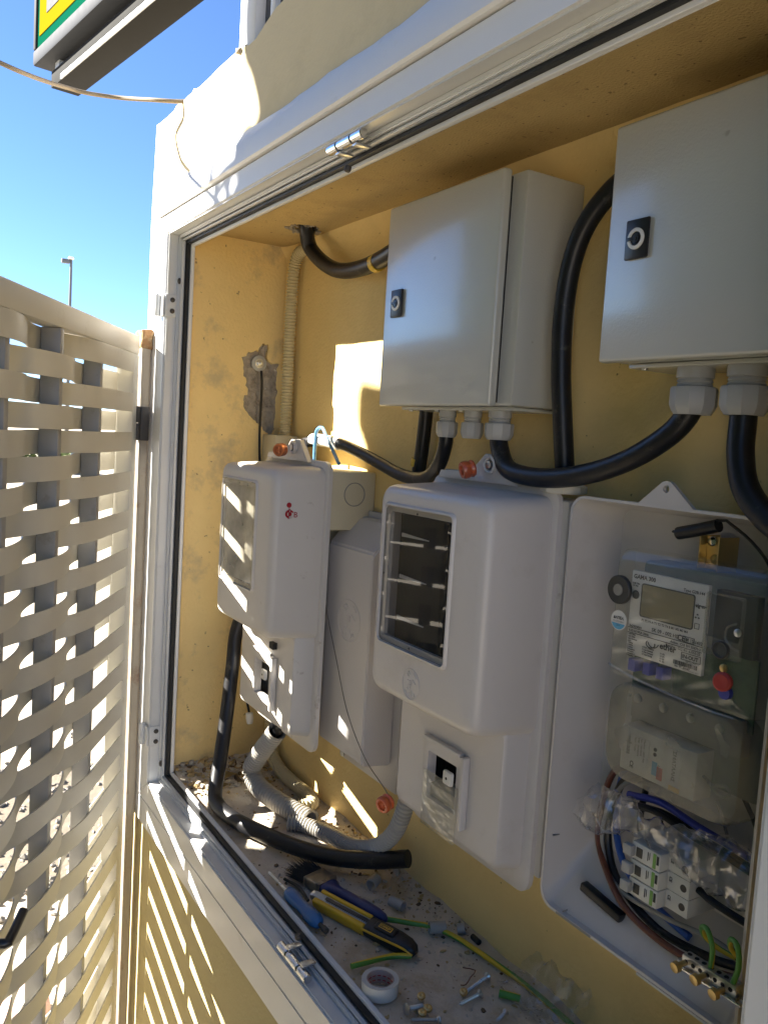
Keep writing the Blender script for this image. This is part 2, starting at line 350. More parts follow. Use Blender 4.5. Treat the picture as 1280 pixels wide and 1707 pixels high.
# broken-out patch of plaster on the left side wall
patch = blob([(0.166, 1.655), (0.178, 1.668), (0.204, 1.676), (0.214, 1.692), (0.226, 1.690), (0.228, 1.652), (0.258, 1.650), (0.270, 1.628), (0.2715, 1.560),
              (0.268, 1.512), (0.240, 1.492), (0.222, 1.502), (0.204, 1.520), (0.178, 1.542), (0.172, 1.566), (0.184, 1.582), (0.172, 1.618)], 0.0028, 5, 8)
bm = plate(B(), [(0.0452, NZ0-0.03), (0.30, NZ0-0.03), (0.30, NZ1+0.02), (0.0452, NZ1+0.02)], [patch], lambda a, b, d: (NX0-d, a, b), 0.013)
sheet('left_wall', bm, 'ochre_plaster_worn', smooth=0)
def patch_pt(a, b):
    y = 0.14+0.15*a; z = 1.46+0.25*b
    return (-0.009+0.005*nz3(0, y, z, 40)+0.003*nz3(3, y, z, 95)-0.006*max(0, 1-abs(y-0.214)/0.007), y, z)
sheet('exposed_concrete', grid(patch_pt, 60, 90), 'cement', smooth=60)
sheet('right_wall', boxo(1.46, 1.50, 0.0452, 0.30, NZ0-0.03, NZ1+0.02), 'ochre_plaster', smooth=0)
def floor_pt(a, b):
    x = -0.02+1.5*a; y = 0.0452+0.245*b
    z = NZ0+0.004*nz3(x, y, 0, 12)+0.002*nz3(x, y, 5, 45)
    z += 0.018*max(0, 1-(NY-y)/0.06)**2*(0.6+0.7*nz3(x, 0, 2, 9)) + 0.02*max(0, 1-x/0.09)**2
    return (x, y, z)
sheet('floor', grid(floor_pt, 150, 40), 'cement_floor', smooth=70)
# outer wall of the building around the recess
bm = plate(B(), [(-0.155, -0.01), (3.6, -0.01), (3.6, 0.70), (-0.155, 0.70)]+[(-0.155+random.uniform(-0.005, 0.004), 0.70-0.71*i/40) for i in range(1, 40)], [], XZ(0.0), 0.34)
sheet('outer_wall', bm, 'wall_paint', smooth=0)
sheet('outer_wall', boxo(-0.155, -0.0135, 0.0, 0.34, 0.702, 1.95), 'cream_plaster', smooth=0)
sheet('outer_wall', boxo(1.51, 3.6, 0.0, 0.34, 0.702, 1.95), 'cream_plaster', smooth=0)
top = [(-0.139, 2.150)]
rnd = random.Random(5)
for i in range(1, 46):
    x = -0.139+0.012*i; top.append((x, 2.148+0.0030*nz3(x, 0, 0, 9)+0.0022*nz3(x, 3, 0, 33)+(0.004 if i in (11, 12, 20) else 0)-0.010*max(0, min(1, (x-0.33)/0.05))+(0.004 if x > 0.43 else 0)))
top += [(0.43+0.05*i, 2.158+rnd.uniform(-0.004, 0.004)) for i in range(1, 20)]+[(3.6, 2.16)]
bm = plate(B(), [(-0.155, 1.952), (3.6, 1.952)]+top[::-1], [], XZ(0.0), 0.20)
sheet('outer_wall', bm, 'cream_plaster', smooth=0)
sheet('outer_wall', boxo(-0.02, 1.52, 0.30, 0.34, 0.70, 1.95), 'ochre_plaster', smooth=0)
sheet('outer_wall', boxo(-0.0132, -0.0128+0.0008, 0.0, 0.30, 0.71, 1.95), 'cement', smooth=0)
# window above the wall
win = thing('window', (0.32, 0.06, 2.10), 'dark glazed window with white frame standing on the ragged wall top', 'window')
bm = B(); box(bm, 0.316, 0.386, 0.004, 0.050, 2.136, 3.3, 0.005); obj('frame', bm, 'white_paint', win)
bm = B(); box(bm, 0.428, 0.446, 0.012, 0.040, 2.10, 3.3, 0.003); obj('mullion', bm, 'white_paint', win)
bm = B(); box(bm, 0.387, 0.427, 0.022, 0.028, 2.10, 3.3); box(bm, 0.4465, 2.6, 0.022, 0.028, 2.10, 3.3); obj('pane', bm, 'window_glass', win)
bm = B()
for i in range(14): chip(bm, Vector((0.355+random.uniform(-.02, .02), 0.012+random.uniform(-.01, .01), 2.136+random.uniform(-.004, .008))), 0.008, 0.8)
tag(obj('mortar_lump', bm, 'cement'), 'lump of rough grey mortar under the foot of the white window frame', 'mortar')

# ---------------------------------------------------------------- aluminium frame round the recess
fr = thing('cabinet_frame', (0.7, 0.0, 0.62), 'white aluminium door frame around the recess that holds the meters', 'frame')
def ring(a, b, y0, y1, bev=0.0):
    """four mitred sides between rectangle a (outer) and b (inner); rectangles are (left, right, bottom, top)"""
    out = []
    A = [(a[0], a[2]), (a[1], a[2]), (a[1], a[3]), (a[0], a[3])]; C = [(b[0], b[2]), (b[1], b[2]), (b[1], b[3]), (b[0], b[3])]
    for i in range(4):
        j = (i+1) % 4; bm = B(); q = [A[i], A[j], C[j], C[i]]
        plate(bm, q, [], XZ(y0), y1-y0)
        if bev: bmesh.ops.bevel(bm, geom=list(bm.edges), offset=bev, segments=2, affect='EDGES')
        out.append(bm)
    return out
def ins(r, d): return (r[0]+d, r[1]-d, r[2]+d, r[3]-d)
RA = (-0.008, 1.425, 0.712, 1.898); RB = (-0.066, 1.50, 0.666, 1.935); RC = (-0.100, 1.56, 0.607, 1.992)
for i, bm in enumerate(ring(ins(RB, 0.0012), RA, -0.008, 0.0, 0.0015)): obj('casing_board', bm, 'frame_paint' if i != 2 else 'white_paint', fr)
for i, bm in enumerate(ring(RC, ins(RB, -0.0012), -0.008 if 0 else -0.0075, 0.0, 0.0012)):
    if i == 2:
        bm.free(); bm = B()
        f = lambda x, b, d: (x, b, d)
        pr = [(0.0, 1.9362), (-0.013, 1.9362), (-0.0165, 1.9395), (-0.0165, 1.972), (-0.006, 1.992), (0.0, 1.993)]
        xs = [-0.066+0.03*k for k in range(57)]; rows = []
        rr = random.Random(2)
        for x in xs:
            e = rr.uniform(-0.0025, 0.0025); rows.append([bm.verts.new((x, y, z+(e if z > 1.98 else 0))) for y, z in pr])
        for p, q in zip(rows, rows[1:]):
            for k in range(len(pr)-1): bm.faces.new((p[k], p[k+1], q[k+1], q[k]))
        bm.faces.new(rows[0]); bm.faces.new(rows[-1])
    obj('outer_casing', bm, 'white_paint' if i in (2, 3) else 'frame_paint', fr)
for bm in ring(RA, ins(RA, 0.003), -0.0045, 0.036): obj('reveal_plate', bm, 'frame_paint', fr)
for bm in ring(ins(RA, 0.0031), ins(RA, 0.0100), 0.0145, 0.0215, 0.0022): obj('stop_bead', bm, 'frame_paint', fr)
for bm in ring(ins(RA, 0.0118), ins(RA, 0.0150), 0.0190, 0.0260, 0.0012): obj('stop_bead', bm, 'frame_paint', fr)
for bm in ring(ins(RA, 0.0031), ins(RA, 0.0200), 0.0325, 0.0370): obj('inner_rail', bm, 'aluminium', fr)
for bm in ring(ins(RA, 0.0150), ins(RA, 0.0202), 0.0275, 0.0368, 0.0008): obj('gasket', bm, 'rubber', fr)
for bm in ring(ins(RA, 0.0203), ins(RA, 0.0258), 0.0360, 0.0430, 0.0008): obj('lip', bm, 'white_paint', fr)
bm = B()
for b_ in ring((NX0-0.004, NX1+0.01, NZ0-0.02, NZ1+0.006), ins(RA, 0.0215), 0.0432, 0.0450):
    me = bpy.data.meshes.new('t'); b_.to_mesh(me); bm.from_mesh(me); b_.free(); bpy.data.meshes.remove(me)
tag(obj('plaster_return', bm, 'ochre_plaster', None, 0), kind='structure')
def screw_head(bm, x, y, z, r, mi=0, axis=(0, -1, 0)):
    lathe(bm, (x, y, z), axis, [(0, r), (r*0.35, r*0.95), (r*0.55, r*0.6), (r*0.6, 0.0004)], 14, mi)
def side_hinge(z, dx, lab):
    h = thing('hinge', (dx, -0.01, z), lab, 'hinge', 'hinges on the left side of the frame')
    obj('leaf', boxo(-0.0048, -0.0018, -0.0085, 0.0185, z, z+0.046, 0.0008), 'frame_paint', h)
    obj('barrel', latheo((-0.030, -0.0165, z+0.001), (0, 0, 1), [(0, 0.0068), (0.002, 0.0075), (0.044, 0.0075), (0.046, 0.0068)], 18), 'frame_paint', h)
    obj('arm', boxo(-0.030, -0.0050, -0.0128, -0.0090, z+0.002, z+0.044), 'frame_paint', h)
    for k in (0.012, 0.035): obj('screw', (lambda b: (screw_head(b, -0.0018, 0.006, z+k, 0.0052, axis=(1, 0, 0)), b)[1])(B()), 'old_iron', h)
side_hinge(1.725, -0.01, 'small white hinge leaf with two dark screws high on the left frame side')
side_hinge(0.795, -0.01, 'small white hinge leaf with two dark screws near the lower left frame corner')
def long_hinge(x, y, z, up, lab):
    h = thing('hinge', (x, y, z), lab, 'hinge', 'silver hinges on the frame rails')
    for a, b in ((0.0, 0.026), (0.0285, 0.064), (0.0665, 0.093)):
        obj('knuckle', latheo((x+a, y, z), (1, 0, 0), [(0, 0.0062), (0.001, 0.007), (b-a-0.001, 0.007), (b-a, 0.0062)], 16), 'chrome', h)
    obj('pin', latheo((x+0.001, y, z), (1, 0, 0), [(0, 0.004), (0.091, 0.004)], 10), 'old_iron', h)
    for k in (0.020, 0.066):
        obj('leaf', boxo(x+k, x+k+0.012, y-0.002, 0.020, z-up*0.010-0.001, z-up*0.010+0.002, 0.0006), 'zinc', h)
    obj('stud', latheo((x+0.034, 0.012, z-up*0.026), (0, -0.3, -1*up), [(0, 0.0045), (0.004, 0.005), (0.007, 0.004)], 12), 'old_iron', h)
long_hinge(0.690, 0.000, 1.8895, 1, 'silver three-knuckle hinge under the top rail of the frame')
long_hinge(0.668, 0.000, 0.7205, -1, 'silver three-knuckle hinge on the bottom rail of the frame')
for n_, (x, z, t_) in enumerate(((0.004, 1.800, 'dark screw in the upper left frame channel above the hinge'), (0.004, 0.757, 'dark screw in the frame channel at the lower left corner'))):
    tag(obj('screw', (lambda b: (screw_head(b, x, 0.018, z, 0.0065), b)[1])(B()), 'old_iron'), t_, 'screw', 'dark screws in the frame channel')

# ---------------------------------------------------------------- woven steel gate
GA = R(31); gd = Vector((math.cos(GA), -math.sin(GA), 0)); gn = Vector((math.sin(GA), math.cos(GA), 0)); G0 = Vector((-0.094, -0.03, 0))
def GP(s, w_, z): q = G0+gd*s+gn*w_; return Vector((q.x, q.y, z))
def gbox(s0, s1, w0, w1, z0, z1, bev=0.002):
    bm = boxo(s0, s1, w0, w1, z0, z1, bev)
    m = Matrix(((gd.x, gn.x, 0, G0.x), (gd.y, gn.y, 0, G0.y), (0, 0, 1, 0), (0, 0, 0, 1)))
    return xform(bm, m)
gate = thing('woven_gate', (G0.x, G0.y, 0.03), 'grey steel gate of woven horizontal bands standing half open beside the meter recess', 'gate')
ZT = 1.686; PITCH = 0.0415
obj('top_rail', gbox(0.012, 1.10, -0.036, 0.0, ZT-0.040, ZT), 'gate_paint', gate)
obj('bottom_rail', gbox(0.012, 1.10, -0.036, 0.0, 0.03, 0.07), 'gate_paint', gate)
for a, b in ((0.012, 0.052), (1.062, 1.10)): obj('stile', gbox(a, b, -0.0365, 0.0005, 0.0295, ZT+0.0005-0.041), 'gate_paint', gate)
BARS = [0.258, 0.463, 0.668, 0.873]; SP = 0.205
for s in BARS: obj('upright_bar', gbox(s-0.008, s+0.008, -0.033, -0.001, 0.071, ZT-0.041, 0.0012), 'gate_paint_shaded', gate)
def strip_mesh(sign):
    bm = B(); n = 120; sec = []
    H = 0.0196
    for i in range(n+1):
        s = 0.053+(1.061-0.053)*i/n
        if s < BARS[0]: t = BARS[0]-s; c = math.cos(math.pi*0); k = sign*(1-0.10*(t/0.2))
        elif s > BARS[-1]: k = sign*math.cos(math.pi*(BARS[-1]-BARS[0])/SP)
        else: k = sign*math.cos(math.pi*(s-BARS[0])/SP)
        k = math.copysign(abs(k)**0.8, k)
        sec.append((s, -0.017+0.0185*k))
    rows = []
    for s, w_ in sec:
        r = []
        for dw in (-0.0013, 0.0013):
            for dz in (-H, H): r.append(bm.verts.new(GP(s, w_+dw, dz)))
        rows.append(r)
    for p, q in zip(rows, rows[1:]):
        for a, b in ((0, 1), (1, 3), (3, 2), (2, 0)): bm.faces.new((p[a], p[b], q[b], q[a]))
    for r in (rows[0], rows[-1]): bm.faces.new((r[0], r[1], r[3], r[2]))
    return bm
protos = {}
zc = ZT-0.040-PITCH/2; i = 0
while zc > 0.09:
    sgn = -1 if i % 2 == 1 else 1           # even rows pass in front of the first bar
    if sgn not in protos:
        o = obj('band', strip_mesh(sgn), 'gate_paint', gate, 50); protos[sgn] = o
    else:
        o = protos[sgn].copy(); link(o); o.parent = gate
    o.location = (0, 0, zc); zc -= PITCH; i += 1
for o in protos.values():      # the shared meshes were built about z = 0
    for v in o.data.vertices: v.co.z += 0.03
for o in gate.children:
    if o.name.startswith('band'): o.location.z -= 0.03
hb = B(); tube(hb, [GP(0.70, 0.004, 0.742), GP(0.70, 0.028, 0.742), GP(0.69, 0.031, 0.745), GP(0.645, 0.031, 0.760)], 0.0070, 12); obj('handle', hb, 'black_plastic', gate)
post = thing('gate_post', (-0.10, -0.022, 0), 'rust-stained square hinge post with a rusted top beside the frame', 'post')
obj('tube', boxo(-0.125, -0.085, -0.031, -0.010, 0.0, 1.668, 0.003), 'post_paint', post)
bm = boxo(-0.130, -0.080, -0.034, -0.006, 1.660, 1.702, 0.006, seg=3); bmesh.ops.subdivide_edges(bm, edges=bm.edges, cuts=3, use_grid_fill=True)
for v in bm.verts: v.co += Vector((nz3(*v.co, 60), nz3(v.co.y, v.co.z, v.co.x, 60), nz3(v.co.z, v.co.x, v.co.y, 60)))*0.004
obj('rusted_cap', bm, 'rust', post)
obj('hinge_leaf', boxo(-0.100, -0.074, -0.054, -0.0315, 1.500, 1.536, 0.002), 'old_iron', post)
obj('hinge_leaf', boxo(-0.095, -0.076, -0.041, -0.0315, 1.462, 1.499, 0.002), 'old_iron', post)
obj('hinge_leaf', boxo(-0.0845, -0.074, -0.0314, -0.012, 1.462, 1.536, 0.002), 'old_iron', post)

# ---------------------------------------------------------------- sign, beam, cable, street lamp
sgd = Vector((0.991, 0.132, 0)).normalized(); sgn_ = Vector((-0.132, 0.991, 0)).normalized(); S0 = Vector((-3.106, 0.204, 3.30))
def sbox(a0, a1, b0, b1, z0, z1, bev=0.0, mi=0, bm=None):
    bm2 = boxo(a0, a1, b0, b1, z0, z1, bev, mi)
    return xform(bm2, Matrix(((sgd.x, sgn_.x, 0, S0.x), (sgd.y, sgn_.y, 0, S0.y), (0, 0, 1, S0.z), (0, 0, 0, 1))))
sg = thing('lightbox_sign', tuple(S0), 'yellow lightbox sign with a green border above the wall', 'sign')
obj('frame', sbox(0, 2.6, 0, 0.15, 0, 0.075, 0.012), 'sign_frame', sg)
obj('frame', sbox(0, 0.035, 0, 0.15, 0.077, 0.95, 0.008), 'sign_frame', sg)
obj('frame', sbox(0, 2.6, 0, 0.15, 0.952, 1.0, 0.012), 'sign_frame', sg)
obj('border', sbox(0.036, 2.6, 0.012, 0.13, 0.076, 0.951), 'sign_green', sg)
obj('panel', sbox(0.075, 2.56, 0.008, 0.0115, 0.130, 0.90), 'sign_yellow', sg)
pic = sbox(0.19, 0.36, 0.005, 0.0078, 0.205, 0.43); pp = obj('picture', pic, 'sign_frame', sg)
obj('motif', sbox(0.22, 0.34, 0.003, 0.0048, 0.265, 0.36), 'sign_yellow', pp)
bm = B()
def SP_(a, z): q = S0+sgd*a+sgn_*0.004; return (q.x, q.y, S0.z+z)
tube(bm, [SP_(0.50, 0.24), SP_(0.46, 0.34), SP_(0.52, 0.52), SP_(0.60, 0.44), SP_(0.53, 0.36), SP_(0.62, 0.30), SP_(0.56, 0.22), SP_(0.50, 0.24)], 0.006, 6)
tube(bm, [SP_(0.68, 0.20), SP_(0.74, 0.36), SP_(0.80, 0.56)], 0.006, 6); tube(bm, [SP_(0.88, 0.26), SP_(0.86, 0.42), SP_(0.96, 0.50), SP_(1.0, 0.34), SP_(0.88, 0.26)], 0.006, 6)
obj('lettering', bm, 'black_ink', sg)
bmg = thing('sign_beam', tuple(S0+Vector((0, 0.1, -0.12))), 'dark grey box beam carrying the lightbox sign', 'beam')
obj('beam', sbox(0.10, 2.9, 0.065, 0.205, -0.115, -0.035, 0.002), 'beam_grey', bmg)
obj('flange', sbox(0.26, 2.9, 0.058, 0.0645, -0.116, -0.092), 'galvanised', bmg)
for a in (0.14, 1.2): obj('bracket', sbox(a, a+0.06, 0.07, 0.14, -0.0345, -0.0005), 'galvanised', bmg)
tag(obj('overhead_cable', tubeo([(0.067, -0.37, 2.124), (0.057, -0.31, 2.116), (-0.028, -0.25, 2.141), (-0.105, -0.195, 2.167), (-0.109, -0.155, 2.168), (-0.082, -0.095, 2.166), (0.003, -0.045, 2.149), (0.034, -0.003, 2.148), (0.07, 0.05, 2.154), (0.16, 0.10, 2.156)], 0.0042, 10), 'old_cable'), 'weathered cable sagging across the sky to the white wall edge', 'cable')
lamp = thing('street_lamp', (-36.9, 7.17, 0), 'thin grey street lamp pole standing far off against the sky', 'street lamp')
obj('pole', latheo((-36.9, 7.17, 0), (0, 0, 1), [(0, 0.10), (4, 0.07), (8.35, 0.05)], 12), 'lamp_grey', lamp)
bm = B(); box(bm, -37.05, -36.85, 6.78, 7.12, 8.12, 8.30, 0.03); obj('lamp_head', bm, 'lamp_grey', lamp)
bm = B(); box(bm, -37.0, -36.8, 7.06, 7.28, 8.30, 8.42, 0.03); obj('sensor_box', bm, 'white_plastic', lamp)

# ---------------------------------------------------------------- steel enclosures
def gland(e, x, y, z, r, h):
    g = obj('cable_gland', latheo((x, y, z), (0, 0, -1), [(0, r*0.78), (h*0.06, r*0.80), (h*0.22, r*0.80), (h*0.24, r*0.70), (h*0.30, r*0.76), (h*0.33, r*0.70), (h*0.38, r*0.76), (h*0.42, r*0.72)], 24), 'gland_plastic', e)
    bm = B(); lathe(bm, (x, y, z), (0, 0, -1), [(h*0.42, r*0.95), (h*0.47, r), (h*0.80, r), (h*0.90, r*0.92), (h, r*0.78)], 10); obj('nut', bm, 'gland_plastic', g) if 0 else None
    bm2 = obj('gland_nut', bm, 'gland_plastic', e, 25); return g
def enclosure(x0, x1, z0, z1, yf, yb, lock, lab):
    e = thing('electrical_enclosure', ((x0+x1)/2, yb, z0), lab, 'enclosure', 'grey steel enclosures on the back wall')
    obj('body', boxo(x0+0.002, x1, yf+0.0235, yb, z0+0.002, z1-0.002, 0.004), 'steel_grey', e)
    obj('door_seal', boxo(x0+0.006, x1-0.029, yf+0.0152, yf+0.0234, z0+0.006, z1-0.006), 'rubber', e)
    d = obj('door', boxo(x0, x1-0.019, yf, yf+0.0150, z0, z1, 0.0042, seg=3), 'steel_grey', e)
    lx, lz = lock
    p = boxo(lx-0.0155, lx+0.0155, yf-0.004, yf-0.0003, lz-0.021, lz+0.021, 0.0018, seg=2); obj('lock_plate', p, 'black_plastic', d)
    obj('lock_ring', latheo((lx, yf-0.0038, lz), (0, -1, 0), [(0, 0.0112), (0.0014, 0.0112), (0.0018, 0.0106), (0.0018, 0.0076), (0.0008, 0.0074), (0, 0.0074)], 28, caps=False), 'white_label', d)
    b = boxo(lx-0.0114, lx-0.001, yf-0.0062, yf-0.0046, lz-0.0019, lz+0.0019, 0.0004); lathe(b, (lx, yf-0.0042, lz), (0, -1, 0), [(0, 0.0048), (0.0016, 0.0046), (0.0017, 0.0022), (0.0024, 0.0020), (0.0025, 0.0003)], 16); obj('lock_barrel', b, 'black_plastic', d)
    obj('gland_plate', boxo(x0+0.014, x1-0.014, yf+0.036, yb-0.012, z0-0.0035, z0+0.0012, 0.0008), 'steel_grey', e)
    for k in (0.03, 0.10, 0.16):
        if x0+k < x1-0.02: obj('screw', latheo((x0+k, yf+0.044, z0-0.0036), (0, 0, -1), [(0, 0.004), (0.0016, 0.0036), (0.002, 0.0005)], 12), 'zinc', e)
    return e
e1 = enclosure(0.612, 0.907, 1.550, 1.856, 0.150, 0.275, (0.652, 1.706), 'grey steel enclosure with three grey glands under it, between the two black cables')
for x, r in ((0.725, 0.0165), (0.787, 0.0165), (0.848, 0.0205)): gland(e1, x, 0.205, 1.5465, r, 0.040)
e2 = enclosure(1.076, 1.395, 1.598, 1.853, 0.150, 0.275, (1.121, 1.726), 'grey steel enclosure at the upper right above the open meter tray')
for x, y in ((1.166, 0.205), (1.228, 0.205)): gland(e2, x, y, 1.5945, 0.0245, 0.050)

# ---------------------------------------------------------------- polyester meter boxes
def meter_box(dx, dy, m, lab, first, yback):
    t = thing('meter_box', (0.84+dx, yback, 0.9), lab, 'meter box', 'closed meter boxes with windows')
    X = lambda v: v+dx; Y = lambda v: v+dy
    if first:
        obj('base', boxo(X(0.700), X(0.970), Y(0.2155), yback-0.001, 1.325, 1.434, 0.004), 'beige_plastic', t)
        obj('back_box', boxo(X(0.720), X(0.905), Y(0.2155), yback-0.001, 0.965, 1.3245, 0.004), 'beige_plastic', t)
    else: obj('base', boxo(X(0.700), X(0.984), Y(0.2155), yback-0.001, 0.93, 1.434, 0.004), 'polyester_old', t)
    # flange and lower body
    bm = B()
    loft(bm, [(Y(0.2153), X(.694), X(.974), .903, 1.450, .022), (Y(0.208), X(.694), X(.974), .903, 1.450, .022), (Y(0.2055), X(.697), X(.971), .906, 1.447, .020),
              (Y(0.2050), X(.7055), X(.958), .930, 1.136, .016), (Y(0.171), X(.7075), X(.954), .936, 1.134, .016), (Y(0.1665), X(.710), X(.951), .940, 1.131, .014), (Y(0.165), X(.716), X(.945), .947, 1.126, .010),
              (Y(0.165), X(.797), X(.866), .980, 1.050, .0015), (Y(0.174), X(.797), X(.866), .980, 1.050, .0015)], cap0=False)
    obj('lower_cover', bm, m, t, 40)
    bm = B()
    wx0, wx1, wz0, wz1 = X(.727), X(.893), 1.203, 1.404
    loft(bm, [(Y(0.2049), X(.7025), X(.9665), 1.119, 1.4385, .020), (Y(0.120), X(.7055), X(.9615), 1.1255, 1.4335, .022), (Y(0.112), X(.7075), X(.9590), 1.128, 1.4310, .022), (Y(0.1070), X(.7120), X(.9540), 1.133, 1.426, .018), (Y(0.105), X(.7200), X(.9460), 1.141, 1.418, .012),
              (Y(0.105), wx0-0.004, wx1+0.004, wz0-0.004, wz1+0.004, .009), (Y(0.1015), wx0-0.002, wx1+0.002, wz0-0.002, wz1+0.002, .009), (Y(0.1010), wx0, wx1, wz0, wz1, .008),
              (Y(0.1075), wx0+0.0005, wx1-0.0005, wz0+0.0005, wz1-0.0005, .008), (Y(0.108), wx0+.009, wx1-.009, wz0+.009, wz1-.009, .003), (Y(0.114), wx0+.009, wx1-.009, wz0+.009, wz1-.009, .003)])
    obj('upper_cover', bm, m, t, 40)
    bm = B()
    loft(bm, [(Y(0.1068), wx0+.0015, wx1-.0015, wz0+.0015, wz1-.0015, .007), (Y(0.1035), wx0+.0018, wx1-.0018, wz0+.0018, wz1-.0018, .007), (Y(0.1030), wx0+.010, wx1-.010, wz0+.010, wz1-.010, .004), (Y(0.1055), wx0+.011, wx1-.011, wz0+.011, wz1-.011, .003)], cap1=True)
    obj('window_pane', bm, 'milky_pane' if first else 'clear_pane', t)
    bm = B()
    for a, b in ((.5, 1), (.5, 0), (1, .5), (0, .5)): lathe(bm, (wx0+.006+(wx1-wx0-.012)*a, Y(0.1033), wz0+.006+(wz1-wz0-.012)*b), (0, -1, 0), [(0, .0016), (.0006, .0014)], 10)
    obj('window_clip', bm, 'black_ink', t)
    obj('interior', boxo(X(.712), X(.950), Y(0.200), Y(0.204), .94, 1.425), 'meter_grey' if first else 'dark_inside', t)
    if first:
        bm = B(); box(bm, X(.745), X(.875), Y(.14), Y(.19), 1.20, 1.39, .006); obj('meter_face', bm, 'white_label', t)
    else:
        mt = boxo(X(.735), X(.845), Y(.125), Y(.19), 1.205, 1.40, .004); obj('meter_face', mt, 'dark_inside', t)
        bm = B(); box(bm, X(.856), X(.884), Y(.165), Y(.19), 1.21, 1.40, .002); obj('inner_rail', bm, 'beige_plastic', t)
        bm = B()
        for z in (1.365, 1.305, 1.23): lathe(bm, (X(.870), Y(.1648), z), (0, -1, 0), [(0, .0065), (.002, .006), (.0022, .001)], 14)
        obj('rail_screw', bm, 'zinc', t)
        bm = B()
        for z in (1.352, 1.291, 1.230):  # white strips painted in as reflections of the bright gate gaps
            box(bm, X(.858), X(.885), Y(.150), Y(.1645), z-.001, z+.0005)
            bb = [bm.verts.new(p) for p in ((X(.745), Y(.1225), z+.012), (X(.745), Y(.1225), z+.0065), (X(.812), Y(.1225), z+.008), (X(.812), Y(.1225), z+.009))]
            bt = [bm.verts.new(v.co+Vector((0, .002, 0))) for v in bb]
            bm.faces.new(bb); bm.faces.new(bt)
            for k in range(4): bm.faces.new((bb[k], bb[(k+1) % 4], bt[(k+1) % 4], bt[k]))
        obj('painted_reflection', bm, 'white_label', t)
    # lower hatch: open frame, inner floor, latch, flap
    hx0, hx1, hz0, hz1 = X(.790), X(.880), .972, 1.066
    bm = plate(B(), rrect(hx0, hx1, hz0, hz1, .006, 4), [rrect(X(.7972), X(.8658), .9802, 1.0498, .002, 3)], XZ(Y(.1585)), .0062); obj('hatch_frame', bm, m, t, 30)
    obj('hatch_hood', boxo(hx0-.003, hx1-.006, Y(.1545), Y(.1644), hz1+.0003, hz1+.0055, .0012), m, t)
    obj('hatch_side', boxo(hx1+.0003, hx1+.008, Y(.1525), Y(.1644), hz0-.006, hz1+.004, .002), m, t)
    obj('hatch_back', boxo(X(.79), X(.873), Y(.196), Y(.199), .972, 1.06), 'black_plastic', t)
    bm = boxo(X(.846), X(.866), Y(.149), Y(.156), 1.021, 1.041, .003); lathe(bm, (X(.856), Y(.1488), 1.031), (0, -1, 0), [(0, .0022), (.0005, .0018)], 10, 1); obj('latch', bm, ['white_plastic', 'black_ink'], t)
    if not first:
        obj('hatch_floor', boxo(X(.7985), X(.8645), Y(.166), Y(.195), .9815, 1.0005), 'meter_grey', t)
        obj('hatch_flap', boxo(X(.7935), X(.874), Y(.1545), Y(.1575), .940, 1.022, .001), 'clear_plastic', t)
    else: obj('hatch_slot', boxo(X(.866), X(.884), Y(.1555), Y(.1642), 1.086, 1.098), 'dark_inside', t)
    # lug with seal at the top
    bm = plate(B(), [(X(.722), 1.446), (X(.728), 1.4575), (X(.800), 1.4595), (X(.832), 1.4865), (X(.868), 1.4865), (X(.905), 1.446)], [], XZ(Y(.196)), .012)
    bmesh.ops.bevel(bm, geom=[e for e in bm.edges if abs(e.verts[0].co.y-e.verts[1].co.y) < 1e-6], offset=.0015, segments=2, affect='EDGES')
    obj('lug', bm, m, t)
    obj('lug_eye', latheo((X(.850), Y(.1958), 1.4715), (0, -1, 0), [(0, .0125), (.006, .0125), (.0075, .0105), (.0055, .0078), (.001, .0075), (.0008, .0003)], 24), m, t)
    obj('lug_bolt', latheo((X(.850), Y(.195), 1.4715), (0, -1, 0), [(0, .0062), (.007, .0055), (.0075, .0004)], 14), 'zinc', t)
    return t
b1 = meter_box(-0.552, -0.036, 'polyester_old', 'worn white meter box with a milky window and red marking at the left', True, 0.275)
b2 = meter_box(0.0, 0.0, 'polyester', 'clean white meter box with a dark window and a small hatch in the middle', False, 0.275)
def emblem(y, x, z, rx, rz, m, par):
    bm = B(); n = 40; P = [Vector((x+rx*math.cos(2*math.pi*k/n), y-.0002, z+rz*math.sin(2*math.pi*k/n))) for k in range(n+1)]
    tube(bm, P, .0009, 5, raw=True)
    def st(*pts): tube(bm, [Vector((x+rx*a, y-.0002, z+rz*b)) for a, b in pts], .0009, 5, raw=True)
    st((-.55, .62), (-.30, .78), (-.12, .60), (-.32, .44), (-.55, .62)); st((.30, .80), (.62, .52)); st((.18, .35), (.55, .10))
    st((-.40, .18), (.10, .22), (.10, -.05), (-.30, -.08)); st((-.15, .2), (-.15, -.3)); st((-.45, -.35), (-.15, -.42), (-.05, -.2)); st((-.62, -.50), (-.42, -.78)); st((-.2, -.58), (-.12, -.86)); st((.1, -.40), (.22, -.78), (.42, -.5), (.52, -.70))
    obj('emblem', bm, m, par)
emblem(.105, .818, 1.160, .0205, .0215, 'polyester', b2)
